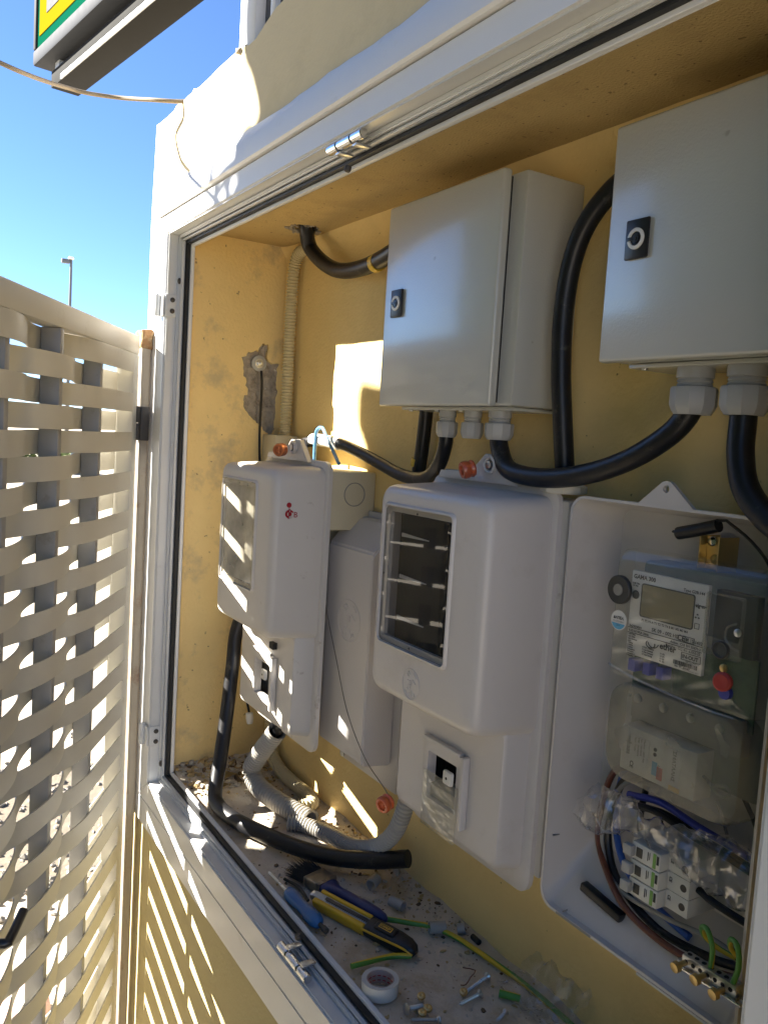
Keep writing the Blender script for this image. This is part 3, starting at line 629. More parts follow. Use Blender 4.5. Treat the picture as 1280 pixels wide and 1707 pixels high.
# red hand marking and knock-out on the worn box
bm = B()
mR = Matrix.Translation((0.4116, 0.093, 1.3475)) @ Matrix.Rotation(R(90), 4, 'Z') @ Matrix.Rotation(R(90), 4, 'X')
text(bm, 'Φ', .019, mR, bold=.0011, depth=.0003); text(bm, 'B', .0145, mR @ Matrix.Translation((.0165, .001, 0)), depth=.0002)
bmr = latheo((0.4112, 0.100, 1.3705), (1, 0, 0), [(0, .0048), (.0007, .0045), (.0008, .0003)], 16); me = bpy.data.meshes.new('t'); bmr.to_mesh(me); bmr.free(); bm.from_mesh(me); bpy.data.meshes.remove(me)
tube(bm, [(0.4116, 0.1005, 1.368), (0.4116, 0.1003, 1.346)], .0006, 5)
obj('red_marking', bm, 'red_ink', b1)
bm = B(); P = [Vector((0.4185+.0005, .2285+.0215*math.cos(2*math.pi*k/40), 1.392+.0215*math.sin(2*math.pi*k/40))) for k in range(41)]; tube(bm, P, .0010, 6, raw=True); obj('knockout_ring', bm, 'meter_grey', b1)
def seal(x, y, z, ax, m, lab, grp='wire seals on the meter boxes', r=.0125, L=.018):
    s = thing('seal', (x, y, z), lab, 'seal', grp)
    bm = B(); lathe(bm, (x, y, z), ax, [(0, r*.9), (L*.15, r), (L*.35, r*.88), (L*.5, r), (L*.85, r), (L, r*.9), (L*.98, r*.6), (L*.80, r*.55), (L*.80, .0003)], 18); obj('body', bm, m, s)
    a = Vector(ax).normalized(); q = Vector((x, y, z))+a*L*.82
    bm = B(); u = a.orthogonal().normalized(); v = a.cross(u)
    for k in range(4): d = (math.cos(k*math.pi/4)*u+math.sin(k*math.pi/4)*v)*r*.5; tube(bm, [q-d, q+d], .0011, 5)
    obj('spokes', bm, m, s); return s
seal(0.288, .140, 1.4660, (.55, -.8, -.1), 'copper_seal', 'round copper coloured seal on the lug of the worn left meter box')
s2 = seal(0.826, .182, 1.4655, (-.25, -.9, -.25), 'orange_seal', 'translucent orange seal hanging from the lug of the middle meter box')
s3 = seal(0.688, .168, .9260, (.25, -.9, -.2), 'orange_seal', 'orange seal at the end of the thin wire above the grey hose', r=.0135)
tag(obj('seal_wire', tubeo([(.395, .19, 1.215), (.418, .183, 1.18), (.475, .178, 1.10), (.530, .175, 1.02), (.60, .172, .965), (.672, .170, .938), (.690, .166, .932)], .0009, 6), 'steel_wire'), 'thin steel seal wire hanging across the slim cable cover', 'wire')

# slim cover between the boxes
sl = thing('cable_cover', (.47, .275, .9), 'slim white cover with a sloping top and oval emblem between the boxes', 'cable cover')
pr = [(.262, 1.352), (.247, 1.350), (.201, 1.300), (.2, 1.292), (.2, .930), (.203, .922), (.262, .915)]
bm = B(); L_ = [bm.verts.new((.382, y, z)) for y, z in pr]; R_ = [bm.verts.new((.546, y, z)) for y, z in pr]
for k in range(len(pr)): bm.faces.new((L_[k], L_[(k+1) % len(pr)], R_[(k+1) % len(pr)], R_[k]))
bm.faces.new(L_); bm.faces.new(R_)
bmesh.ops.bevel(bm, geom=[e for e in bm.edges], offset=.0035, segments=3, affect='EDGES', clamp_overlap=True)
obj('cover', bm, 'polyester', sl)
obj('back_plate', boxo(.362, .566, .2625, .2725, .868, 1.362, .003), 'polyester', sl)
emblem(.2, .474, 1.168, .040, .038, 'polyester', sl)
for x, z in ((.372, 1.346), (.374, .878)): obj('screw', (lambda b: (screw_head(b, x, .2622, z, .0075), b)[1])(B()), 'zinc', sl)
tag(obj('junction_box', boxo(.002, .075, .222, .2765, 1.40, 1.492, .003), 'beige_plastic'), 'small beige junction box in the corner below the corrugated conduit', 'junction box')

# ---------------------------------------------------------------- open meter tray
tr = thing('open_meter_tray', (1.15, .275, .92), 'open white meter tray with its cover off holding the electronic meter', 'meter tray')
bm = B()
loft(bm, [(.273, 1.022, 1.276, .975, 1.436, .02), (.206, 1.0045, 1.2925, .917, 1.4445, .022), (.1985, 1.0045, 1.2925, .917, 1.4445, .022), (.1985, 1.0078, 1.2892, .9205, 1.4412, .020), (.2062, 1.009, 1.288, .9215, 1.440, .019), (.268, 1.0275, 1.2705, .9935, 1.430, .015)], n=7, cap0=True, cap1=True)
obj('tray', bm, 'polyester', tr, 40)
bm = plate(B(), [(1.108, 1.4435), (1.136, 1.467), (1.140, 1.4705), (1.146, 1.472), (1.152, 1.4705), (1.184, 1.4435)], [circ(1.146, 1.4630, .0042, 16)], XZ(.199), .006); obj('lug', bm, 'polyester', tr)
bm = B(); box(bm, 1.0095, 1.0125, .208, .262, 1.005, 1.0065); box(bm, 1.045, 1.0462, .2, .262, .9228, .9242)
for x0_, x1_ in ((1.036, 1.095), ): box(bm, x0_, x1_, .1978, .1984, .9168, .9195)
obj('moulding_line', bm, 'meter_grey', tr)
obj('edge_step', boxo(1.166, 1.290, .1975, .2035, .9135, .9168, .0008), 'polyester', tr)
obj('mount_screw', (lambda b: (screw_head(b, 1.118, .2678, 1.412, .0042), screw_head(b, 1.13, .2678, 1.05, .005), b)[2])(B()), 'zinc', tr)

# electronic meter
mt = thing('electricity_meter', (1.19, .262, 1.13), 'electronic electricity meter with a printed face and lcd in the open tray', 'meter')
obj('base', boxo(1.104, 1.274, .222, .262, 1.150, 1.378, .006), 'meter_dark', mt)
obj('circuit_board', boxo(1.112, 1.268, .212, .2145, 1.225, 1.300), 'pcb', mt)
bm = B(); loft(bm, [(.2215, 1.093, 1.283, 1.242, 1.392, .008), (.199, 1.0945, 1.2815, 1.244, 1.3905, .008), (.1905, 1.096, 1.280, 1.246, 1.380, .007), (.1895, 1.099, 1.277, 1.249, 1.377, .006)], cap1=True); obj('clear_cover', bm, 'clear_plastic', mt)
fp = obj('face_plate', boxo(1.1165, 1.2175, .1915, .1965, 1.2735, 1.3690, .0006), 'white_label', mt)
FX, FZ, FY = 1.1165, 1.3690, .1909
obj('display_rim', plate(B(), rrect(FX+.0150, FX+.0860, FZ-.050, FZ-.0125, .003, 4), [rrect(FX+.0162, FX+.0848, FZ-.0488, FZ-.0137, .0025, 4)], XZ(FY-.0002), .0007), 'black_ink', fp)
obj('display', boxo(FX+.0163, FX+.0847, FY-.0001, FY+.0004, FZ-.0487, FZ-.0138), 'lcd', fp)
bm = B()
def T(s, x, z, size, bold=.00012, al='LEFT'): text(bm, s, size, face_front(FX+x, FY-.0002, FZ-z), bold=bold, align=al)
T('GAMA 300', .003, .0085, .0066, .00025); T('Type G3B.144', .0975, .0110, .0046, .0001, 'RIGHT')
for z, s in ((.0150, '0.58 Tlim'), (.0175, '1.5 Imp')): T(s, .0025, z, .0026)
T('P1 P2 P3 A T1 T2 T3 T4 B M1 M2 M3 M4', .0190, .0545, .0036)
T('SK 09 - 002 HD', .0340, .0628, .0056); T('CE', .0680, .0640, .0085, .0003); T('M 15', .0790, .0630, .0050); T('1432', .0905, .0632, .0048)
T('3x230/400V', .0025, .0640, .0036); T('0.25-5(100)A 50Hz', .0025, .0692, .0036)
T('Active : Cl.B EN 50470-3', .0985, .0692, .0038, .0001, 'RIGHT'); T('Reactive : Cl.2 IEC 62053-23', .0985, .0742, .0038, .0001, 'RIGHT')
T('ether', .0465, .0790, .0098, .0003); T('IN-OUT', .0765, .0815, .0058, .0002)
for k, s in enumerate(('1.8.0 Time', '1.8.1 Date', '1.8.2 Reverse', '2.8.0')): T(s, .0020, .0730+.0027*k, .0024)
for k, s in enumerate(('1 Active', '2 Active', '3 Active', '4 Reactive L', '5 Reactive', '6 Reactive C', '7 Reactive')): T(s, .0020, .0830+.0024*k, .0023)
for k, s in enumerate(('8 Cum. Demand', '9 Last Demand', 'A Max Demand', 'b Total Energy')): T(s, .0235, .0835+.0027*k, .0024)
for k, s in enumerate(('L1 (A)', 'L2 (A)', 'L3 (A)', 'N  (A)')): T(s, .0480, .0850+.0027*k, .0024)
T('-25°C...+70°C', .0985, .0850, .0030, .0001, 'RIGHT'); T('No  TC 300387', .0680, .0930, .0030)
T('Made in Lithuania 2014', .0985, .0943, .0022, 0, 'RIGHT'); T('elgama', .0870, .0245, .0052, .0003)
for x0_, x1_, z in ((.001, .1000, .0598+.0055), (.001, .1000, .0705+.0005)): box(bm, FX+x0_, FX+x1_, FY-.0003, FY+.0002, FZ-z, FZ-z+.0006)
for x0_, x1_, z0_, z1_ in ((.0752, .0995, .0755, .0835), (.0778, .0898, .0582, .0645), (.0880, .0940, .0415, .0475)):
    plate(bm, [(FX+x0_, FZ-z1_), (FX+x1_, FZ-z1_), (FX+x1_, FZ-z0_), (FX+x0_, FZ-z0_)], [[(FX+x0_+.0005, FZ-z1_+.0005), (FX+x1_-.0005, FZ-z1_+.0005), (FX+x1_-.0005, FZ-z0_-.0005), (FX+x0_+.0005, FZ-z0_-.0005)]], XZ(FY-.0003), .0004)
rb = random.Random(4); x = .0660
while x < .0960:
    w_ = rb.choice((.0004, .0007, .001)); box(bm, FX+x, FX+x+w_, FY-.0003, FY+.0002, FZ-.0905, FZ-.0860); x += w_+rb.choice((.0004, .0007))
tube(bm, [Vector((FX+.034+.006*math.cos(a*.3+2.5), FY-.0001, FZ-.0775+.0042*math.sin(a*.3+2.5))) for a in range(15)], .0006, 5, raw=True)
tube(bm, [Vector((FX+.0375+.007*math.cos(a*.25+3.2), FY-.0001, FZ-.0755+.0052*math.sin(a*.25+3.2))) for a in range(13)], .0005, 5, raw=True)
lathe(bm, (FX+.0075, FY+.0002, FZ-.0270), (0, -1, 0), [(0, .0050), (.0004, .0050)], 20)
for a in (90, 210, 330): box(bm, FX+.0905+.0022*math.cos(R(a))-.001, FX+.0905+.0022*math.cos(R(a))+.001, FY-.0003, FY+.0001, FZ-.0345+.0022*math.sin(R(a))-.0008, FZ-.0345+.0022*math.sin(R(a))+.0008)
obj('lettering', bm, 'black_ink', fp, 0)
obj('optical_port', latheo((1.1035, .1895, 1.3440), (0, -1, 0), [(0, .0165), (.004, .0165), (.005, .0155), (.0045, .007), (.0045, .0065)], 32), 'port_black', mt)
obj('port_centre', latheo((1.1035, .1850, 1.3440), (0, -1, 0), [(0, .0068), (.001, .0066), (.0004, .0022), (.0003, .0003)], 24), 'meter_grey', mt)
st = obj('round_sticker', latheo((1.1045, .1892, 1.3085), (0, -1, 0), [(0, .0115), (.0004, .0115), (.0005, .0003)], 28), 'white_label', mt)
bm = B(); bm.faces.new([bm.verts.new((1.1045+.0105*math.cos(a), .1885, 1.3085+.0105*math.sin(a))) for a in [math.pi+.35+k*(math.pi-.7)/12 for k in range(13)]]); obj('sticker_band', bm, 'sticker_blue', st, 0)
bm = B(); text(bm, 'ΔΑΠΕΑ', .0044, face_front(1.1045, .1884, 1.3100), align='CENTER', bold=.0002); text(bm, 'της Ελλάδας', .0025, face_front(1.1045, .1884, 1.3065), align='CENTER'); text(bm, '2014', .0026, face_front(1.1045, .1883, 1.3020), align='CENTER'); obj('lettering', bm, 'black_ink', st, 0)
obj('module_bay', boxo(1.2205, 1.268, .200, .2115, 1.302, 1.366, .001), 'dark_inside', mt)
bm = plate(B(), rrect(1.2185, 1.2620, 1.300, 1.3640, .002, 3), [rrect(1.2205, 1.2600, 1.3185, 1.3620, .002, 3)], XZ(.1870), .004); obj('bay_frame', bm, 'clear_plastic', mt)
obj('bay_latch', tubeo([(1.256, .1865, 1.338), (1.247, .1862, 1.333), (1.245, .1862, 1.322), (1.252, .1862, 1.314), (1.261, .1864, 1.312)], .0014, 8), 'clear_plastic', mt)
obj('bay_screw', (lambda b: (screw_head(b, 1.2585, .1868, 1.3295, .0042), b)[1])(B()), 'zinc', mt)
obj('knob', latheo((1.2405, .1892, 1.3080-.0), (0, -1, 0), [(0, .0095), (.003, .0095), (.0038, .008), (.001, .0055), (.0008, .0003)], 24), 'port_black', mt)
for x, z in ((1.1165, 1.2650), (1.1375, 1.2660), (1.1560, 1.2660)): obj('blue_terminal', boxo(x, x+.010, .1965, .2115, z-.012, z+.002, .001), 'blue_plastic', mt)
obj('cover_ridge', tubeo([(1.097, .187, 1.2560), (1.14, .186, 1.2495), (1.19, .186, 1.2455), (1.235, .186, 1.2435), (1.262, .187, 1.2440)], .0013, 8), 'clear_plastic', mt)
obj('cover_ridge', tubeo([(1.188, .1865, 1.272), (1.187, .1865, 1.247)], .0009, 6), 'clear_plastic', mt)
obj('seal_base', latheo((1.2520, .1890, 1.2670), (0, -1, 0), [(0, .0065), (.006, .0065), (.0062, .0003)], 16), 'blue_plastic', mt)
bm = B(); lathe(bm, (1.2520, .1826, 1.2790), (.1, -1, .1), [(0, .0090), (.002, .0098), (.006, .0098), (.008, .0075), (.0078, .004), (.0070, .0003)], 14); obj('red_seal', bm, 'sticker_red', mt)
obj('seal_screw', (lambda b: (screw_head(b, 1.2460, .1880, 1.2905, .0045), b)[1])(B()), 'brass', mt)
# terminal cover with the modem inside
bm = B(); loft(bm, [(.2215, 1.0985, 1.279, 1.126, 1.2415, .030), (.196, 1.1000, 1.2775, 1.127, 1.2415, .030), (.1875, 1.1030, 1.2745, 1.131, 1.2410, .028), (.1860, 1.1090, 1.268, 1.137, 1.240, .024)], n=7, cap1=True); obj('terminal_cover', bm, 'smoky_plastic', mt, 45)
obj('terminal_block', boxo(1.118, 1.262, .206, .2215, 1.198, 1.238, .002), 'meter_grey', mt)
for k in range(4): obj('terminal_screw', (lambda b: (screw_head(b, 1.128+.036*k, .2058, 1.222, .0055), b)[1])(B()), 'zinc', mt)
md = obj('modem', boxo(1.120, 1.222, .193, .2215, 1.140, 1.192, .002), 'white_plastic', mt)
obj('label', boxo(1.128, 1.160, .1922, .1929, 1.146, 1.184), 'white_label', md); obj('label', boxo(1.186, 1.203, .1922, .1929, 1.148, 1.186), 'white_label', md)
obj('blue_sticker', boxo(1.166, 1.1725, .1922, .1929, 1.149, 1.164), 'sticker_blue', md); obj('red_sticker', boxo(1.1728, 1.1800, .1922, .1929, 1.146, 1.160), 'sticker_red', md)
bm = B(); text(bm, 'ΣΜΑΤΑΛΗΣ', .0060, face_front(1.1925, .1919, 1.1855, -90), bold=.0001)
for k, s in enumerate(('Modem : GSM 900', 'No. 13070345', 'IMEI: 35698204', 'Type: TC65i')): text(bm, s, .0034, face_front(1.1530-.0042*k, .1919, 1.1835, -90))
text(bm, 'CE', .0070, face_front(1.1360, .1919, 1.1545, -90), bold=.0002); text(bm, 'ΔΑΠΕΑ', .0040, face_front(1.1740, .1919, 1.1630, -90))
z = 1.183
while z > 1.160: h = rb.choice((.0005, .0009)); box(bm, 1.1295, 1.1340, .1918, .1921, z-h, z); z -= h+rb.choice((.0005, .0008))
for x, z in ((1.1685, 1.1775), (1.1685, 1.1720)): lathe(bm, (x, .1930, z), (0, -1, 0), [(0, .0022), (.0007, .0022)], 12)
obj('lettering', bm, 'black_ink', md, 0)
obj('amber_lamp', boxo(1.190, 1.204, .1915, .1929, 1.141, 1.1465, .0006), 'amber', md)
obj('antenna_coil', tubeo([(1.234, .197, 1.166), (1.248, .195, 1.158), (1.262, .195, 1.163), (1.256, .195, 1.170), (1.242, .196, 1.165), (1.228, .197, 1.170)], .0016, 8), 'clear_plastic', md)
# bracket and sleeve above the meter
bk = thing('mounting_bracket', (1.183, .268, 1.375), 'brass coloured slotted rail bracket on the tray above the meter', 'bracket')
obj('web', boxo(1.171, 1.193, .2445, .2465, 1.366, 1.4145), 'brass', bk)
for a in (1.1695, 1.1935): obj('flange', boxo(a, a+.0012, .2325, .2665, 1.3655, 1.4150), 'brass', bk)
obj('screw', (lambda b: (screw_head(b, 1.178, .2440, 1.4090, .0058), b)[1])(B()), 'chrome', bk); obj('screw', (lambda b: (screw_head(b, 1.183, .2442, 1.3900, .0052), b)[1])(B()), 'brass', bk)
sv = thing('sleeved_wire', (1.17, .23, 1.40), 'black shrink sleeve on a thin wire above the brass bracket', 'wire')
obj('sleeve', tubeo([(1.146, .226, 1.4140), (1.17, .225, 1.4205), (1.198, .224, 1.4290)], .0072, 12), 'cable_black', sv)
obj('wire', tubeo([(1.138, .226, 1.4155), (1.146, .226, 1.4165), (1.20, .222, 1.4345), (1.215, .22, 1.4325), (1.24, .222, 1.417), (1.258, .228, 1.395), (1.268, .235, 1.36)], .0016, 8), 'cable_black', sv)
# breaker
br = thing('circuit_breaker', (1.175, .262, 1.0), 'three-pole miniature breaker with grey toggles lying sideways in the tray', 'breaker')
for k in range(3):
    z1_ = 1.0640-.0212*k; z0_ = z1_-.0207
    p = obj('pole', boxo(1.134, 1.214, .212, .262, z0_, z1_, .0008), 'white_plastic', br); obj('pole_nose', boxo(1.146, 1.186, .196, .2118, z0_+.0004, z1_-.0004, .0012), 'white_plastic', p)
    obj('toggle', boxo(1.1395, 1.152, .188, .1958, z0_+.004, z1_-.004, .0015), 'gland_plastic', p)
    obj('toggle_window', boxo(1.1535, 1.1615, .1950, .1958, z0_+.005, z1_-.005), 'port_black', p)
    obj('green_label', boxo(1.1765, 1.1805, .1953, .1958, z0_+.002, z1_-.002), 'sticker_green', p)
    bm = B(); box(bm, 1.1815, 1.1845, .1953, .1956, z1_-.013, z1_-.003); box(bm, 1.1690, 1.1700, .1953, .1956, z1_-.014, z1_-.004); box(bm, 1.1715, 1.1722, .1953, .1956, z1_-.012, z1_-.004); text(bm, 'CE', .0050, face_front(1.1880, .2116, z1_-.005, -90), bold=.0002); obj('lettering', bm, 'black_ink', p, 0)
    obj('terminal_hole', latheo((1.2065, .2118, (z0_+z1_)/2), (0, -1, 0), [(0, .0042), (.0004, .0040), (.0003, .0003)], 16), 'port_black', p)
    obj('terminal_hole', latheo((1.1395, .2118, (z0_+z1_)/2), (0, -1, 0), [(0, .0026), (.0004, .0024), (.0003, .0003)], 12), 'port_black', p)
# wires in the tray
def wire(pts, r, m, lab, grp='wires coiled in the open tray', mi2=None, mats=None, twist=None, name='wire', step=.008, seg=10):
    return tag(obj(name, tube(B(), pts, r, seg, step, mi2=mi2, twist=twist), mats or m), lab, 'wire', grp)
wire([(1.135, .225, 1.134), (1.10, .232, 1.126), (1.068, .245, 1.105), (1.050, .250, 1.06), (1.052, .245, 1.015), (1.075, .238, .985), (1.12, .225, .962), (1.18, .222, .952), (1.24, .225, .955), (1.28, .23, .965)], .0042, 'wire_brown', 'brown wire looping lowest round the tray to the lower right')
wire([(1.15, .232, 1.128), (1.11, .238, 1.135), (1.085, .248, 1.12), (1.068, .256, 1.07), (1.074, .255, 1.02), (1.10, .250, .99), (1.15, .245, .972), (1.20, .240, .965)], .0045, 'wire_blue', 'blue wire curving down behind the breaker in the tray')
wire([(1.17, .238, 1.125), (1.12, .240, 1.12), (1.082, .250, 1.10), (1.062, .252, 1.05), (1.066, .250, 1.005), (1.095, .242, .975), (1.16, .235, .955), (1.23, .236, .960), (1.275, .238, .972)], .0048, 'cable_black', 'thick black wire following the blue wire round the tray')
wire([(1.12, .236, 1.118), (1.082, .245, 1.092), (1.058, .247, 1.04), (1.064, .244, .998), (1.10, .236, .972), (1.17, .232, .975), (1.23, .236, .982), (1.275, .24, .975)], .0028, 'wire_grey', 'thin grey wire running beside the brown loop in the tray')
wire([(1.115, .25, 1.105), (1.12, .238, 1.075), (1.132, .23, 1.052), (1.15, .235, 1.04)], .0040, 'cable_black', 'short black wire ending behind the left side of the breaker')
wire([(1.21, .25, 1.125), (1.222, .252, 1.10), (1.235, .252, 1.075), (1.258, .255, 1.06)], .0018, 'steel_wire', 'pair of thin wires hanging below the modem cover')
wire([(1.252, .235, 1.148), (1.268, .235, 1.125), (1.276, .24, 1.09)], .0026, 'cable_black', 'black wire at the right edge of the tray under the modem')
wire([(1.216, .225, 1.033), (1.24, .222, 1.030), (1.284, .222, 1.028)], .0042, 'cable_black', 'straight black wire leaving the right side of the breaker')
for k, (y_, dz) in enumerate(((.230, 0), (.238, .009), (.246, -.006))):
    wire([(1.10, y_, 1.082+dz), (1.15, y_-.004, 1.093+dz), (1.20, y_-.006, 1.088+dz), (1.25, y_-.004, 1.083+dz), (1.285, y_, 1.076+dz)], .0042, 'cable_black' if k != 1 else 'blue_plastic', ('black wire lying inside the clear film bag', 'blue wire lying inside the clear film bag', 'black wire at the back of the film bag')[k])
# crumpled clear bag
bm = B(); NA, NB = 60, 22; rows = []
cl = smooth_path([(1.052, .214, 1.055), (1.075, .206, 1.069), (1.11, .203, 1.080), (1.15, .200, 1.083), (1.20, .202, 1.082), (1.25, .206, 1.080), (1.287, .21, 1.076)], .004)
for i in range(len(cl)):
    c = cl[i]; f = i/(len(cl)-1); rr_ = .017+.008*math.sin(f*9)+.006*f
    row = []
    for k in range(NB):
        a = 2*math.pi*k/NB; q = Vector((c.x, c.y+.62*rr_*math.cos(a), c.z+rr_*math.sin(a)))
        d = noise.noise(q*55)*.010+abs(noise.noise(q*120))*.006; row.append(bm.verts.new(q+Vector((noise.noise(q*80+Vector((7, 0, 0)))*.004, math.cos(a)*d, math.sin(a)*d))))
    rows.append(row)
for p, q in zip(rows, rows[1:]):
    for k in range(NB): bm.faces.new((p[k], p[(k+1) % NB], q[(k+1) % NB], q[k]))
tag(obj('film_bag', bm, 'bag_film', None, 25), 'crumpled clear plastic film bag lying over the wires above the breaker', 'plastic bag')
# black clip on the tray floor
tag(obj('cable_clip', xform(boxo(-.033, .033, -.006, .006, -.0055, .0055, .002), Matrix.Translation((1.086, .224, .9520)) @ Matrix.Rotation(R(8), 4, 'Y')), 'black_plastic'), 'black plastic clip lying on the floor of the open tray', 'clip')
# earth terminal
et = thing('earth_terminal', (1.27, .19, .95), 'metal earth terminal bar with brass screws at the tray bottom', 'terminal block')
RT = Matrix.Translation((1.262, .192, .968)) @ Matrix.Rotation(R(-2), 4, 'Y')
def eb(*a, **k): return xform(boxo(*a, **k), RT)
obj('bar', eb(-.030, .034, -.006, .006, .0005, .013, .0008), 'zinc', et)
obj('bar_foot', eb(-.038, .042, -.010, .010, -.0025, .0002, .0006), 'chrome', et)
for k in range(7):
    bm = B(); p = RT @ Vector((-.025+.0088*k, -.0061, .007)); lathe(bm, p, (0, -1, 0), [(0, .0024), (.0004, .0022), (.0003, .0003)], 12); obj('bar_hole', bm, 'dark_inside', et)
    bm = B(); p = RT @ Vector((-.025+.0088*k, 0, .0131)); lathe(bm, p, (0, 0, 1), [(0, .0026), (.0004, .0024), (.0003, .0003)], 12); obj('bar_hole', bm, 'dark_inside', et)
for x in (-.026, -.002, .020):
    bm = B(); p = RT @ Vector((x, -.006, .0055 if x < 0 else .003)); lathe(bm, p, (-.1, -1, -.15), [(0, .0030), (.010, .0030), (.0102, .0058), (.0155, .0055), (.0160, .0004)], 12); obj('clamp_screw', bm, 'brass', et)
for x in (-.035, .039): bm = B(); p = RT @ Vector((x, 0, .0003)); lathe(bm, p, (0, 0, 1), [(0, .0042), (.002, .0036), (.0022, .0004)], 12); obj('fixing_screw', bm, 'zinc', et)
for pts, lab in (([(1.262, .192, .981), (1.263, .190, 1.003), (1.254, .192, 1.017), (1.243, .198, 1.012), (1.243, .206, .999), (1.256, .212, .992), (1.275, .214, .992)], 'green and yellow earth wire looping over the left of the terminal bar'),
                 ([(1.289, .190, .980), (1.296, .186, 1.004), (1.291, .188, 1.022), (1.281, .192, 1.022), (1.277, .20, 1.008), (1.285, .208, .996), (1.292, .212, .990)], 'green and yellow earth wire looping over the right of the terminal bar')):
    wire(pts, .0028, None, lab, 'earth wires at the terminal', mi2=1, mats=['wire_green', 'wire_yellow'], twist=.10, step=.003, seg=12)

# ---------------------------------------------------------------- cables and conduits
def cable(name, pts, r, lab, m='cable_black', grp=None, seg=18, step=.006): return tag(obj(name, tubeo(pts, r, seg, step), m), lab, 'cable', grp)
cable('black_cable', [(.190, .212, 1.955), (.188, .214, 1.915), (.172, .232, 1.880), (.222, .240, 1.842), (.300, .238, 1.816), (.400, .232, 1.808), (.50, .225, 1.816), (.56, .22, 1.83), (.618, .22, 1.836)], .0150, 'thick black cable hanging from the hole in the niche ceiling')
tag(obj('tape_band', tubeo([(.441, .2300, 1.8085), (.455, .2288, 1.8095)], .0164, 18), 'tape_yellow'), 'yellow tape band round the ceiling cable beside the enclosure', 'tape', 'yellow tape bands on cables')
cable('black_cable', [(.596, .255, 1.552), (.590, .256, 1.50), (.582, .257, 1.45), (.575, .258, 1.40)], .0120, 'straight black cable dropping behind the enclosure to the middle box')
tag(obj('tape_band', tubeo([(.5805, .2568, 1.4680), (.5775, .2572, 1.4555)], .0135, 18), 'tape_yellow'), 'yellow tape band low on the straight cable behind the middle box', 'tape', 'yellow tape bands on cables')
cable('black_cable', [(.725, .205, 1.512), (.722, .206, 1.492), (.700, .212, 1.462), (.655, .225, 1.442), (.60, .236, 1.436), (.545, .240, 1.440), (.47, .242, 1.456), (.40, .240, 1.472), (.33, .238, 1.484), (.24, .236, 1.486), (.15, .236, 1.472), (.09, .238, 1.452), (.05, .245, 1.42)], .0110, 'black cable arching from the first gland behind the worn meter box')
tag(obj('cable_wrap', tubeo([(.225, .2355, 1.4875), (.28, .2365, 1.487), (.335, .2375, 1.4825)], .0122, 18), 'white_label'), 'pale wrapped section of the arching cable above the worn box', 'cable wrap')
tag(obj('blue_wire', tubeo([(.262, .222, 1.44), (.262, .222, 1.49), (.268, .222, 1.508), (.290, .222, 1.512), (.320, .218, 1.492), (.365, .212, 1.462), (.395, .205, 1.447)], .0034, 10), 'wire_lightblue'), 'light blue wire hooked over the arching cable', 'wire')
cable('black_cable', [(.848, .205, 1.512), (.853, .204, 1.496), (.876, .200, 1.470), (.92, .196, 1.4615), (.98, .196, 1.4630), (1.045, .198, 1.476), (1.10, .200, 1.497), (1.142, .202, 1.523), (1.160, .204, 1.543), (1.166, .205, 1.556)], .0128, 'thick black cable swinging from one enclosure to the next')
cable('black_cable', [(1.10, .232, 1.842), (1.055, .228, 1.836), (1.012, .222, 1.818), (.976, .216, 1.782), (.956, .214, 1.735), (.948, .214, 1.67), (.950, .216, 1.60), (.955, .220, 1.54), (.960, .226, 1.475)], .0128, 'tall black cable bowing down from the right enclosure to the white nut')
tag(obj('hex_nut', latheo((.9605, .2265, 1.4425), (0, 0, 1), [(0, .026), (.002, .030), (.010, .030), (.012, .026), (.0125, .018), (.026, .018)], 8), 'white_plastic', None, 20), 'white plastic nut on top of the middle box base', 'nut')
cable('black_cable', [(1.228, .205, 1.556), (1.228, .205, 1.535), (1.231, .202, 1.505), (1.246, .196, 1.470), (1.285, .188, 1.440), (1.34, .18, 1.425), (1.40, .175, 1.42)], .0135, 'thick black cable curving from the last gland to the right edge')
cable('black_cable', [(.10, .20, 1.20), (.088, .17, 1.13), (.084, .147, 1.06), (.100, .135, .985), (.135, .110, .868), (.178, .082, .790), (.202, .068, .762), (.235, .062, .750), (.300, .068, .749), (.36, .086, .7495), (.44, .120, .750), (.52, .160, .756), (.60, .20, .778), (.655, .236, .799)], .0148, 'long black cable coming down the left corner and along the floor')
bm = B()
for k in range(9): chip(bm, Vector((.102+.003*random.random(), .1015+.004*k*.3, .826-.005*k)), .006, .5)
bm.free()
tag(obj('corrugated_conduit', corrugated([(.105, .262, 1.893), (.072, .257, 1.886), (.054, .256, 1.862), (.047, .256, 1.81), (.046, .256, 1.70), (.048, .256, 1.60), (.050, .255, 1.492)], .0122), 'conduit_beige'), 'beige corrugated conduit running up the back corner of the niche', 'conduit')
tag(obj('corrugated_conduit', corrugated([(.262, .172, .898), (.238, .170, .872), (.205, .168, .838), (.172, .166, .800), (.160, .165, .779), (.172, .166, .761), (.205, .168, .753), (.26, .176, .749), (.32, .190, .748), (.37, .203, .748)], .0178, .0085, 22, .13), 'conduit_grey'), 'thick grey corrugated hose bent sharply on the niche floor', 'conduit')
tag(obj('hose_cable', tubeo([(.255, .172, .89), (.285, .176, .922), (.30, .18, .95)], .0115, 14), 'cable_black'), 'short black cable entering the thick bent hose', 'cable')
tag(obj('corrugated_conduit', corrugated([(.055, .252, .86), (.060, .252, .80), (.085, .250, .765), (.13, .250, .750), (.19, .252, .745), (.25, .254, .744), (.283, .249, .744), (.296, .238, .744), (.298, .222, .744), (.290, .20, .744)], .0128), 'conduit_beige'), 'beige corrugated conduit curling on the floor behind the grey hose', 'conduit')
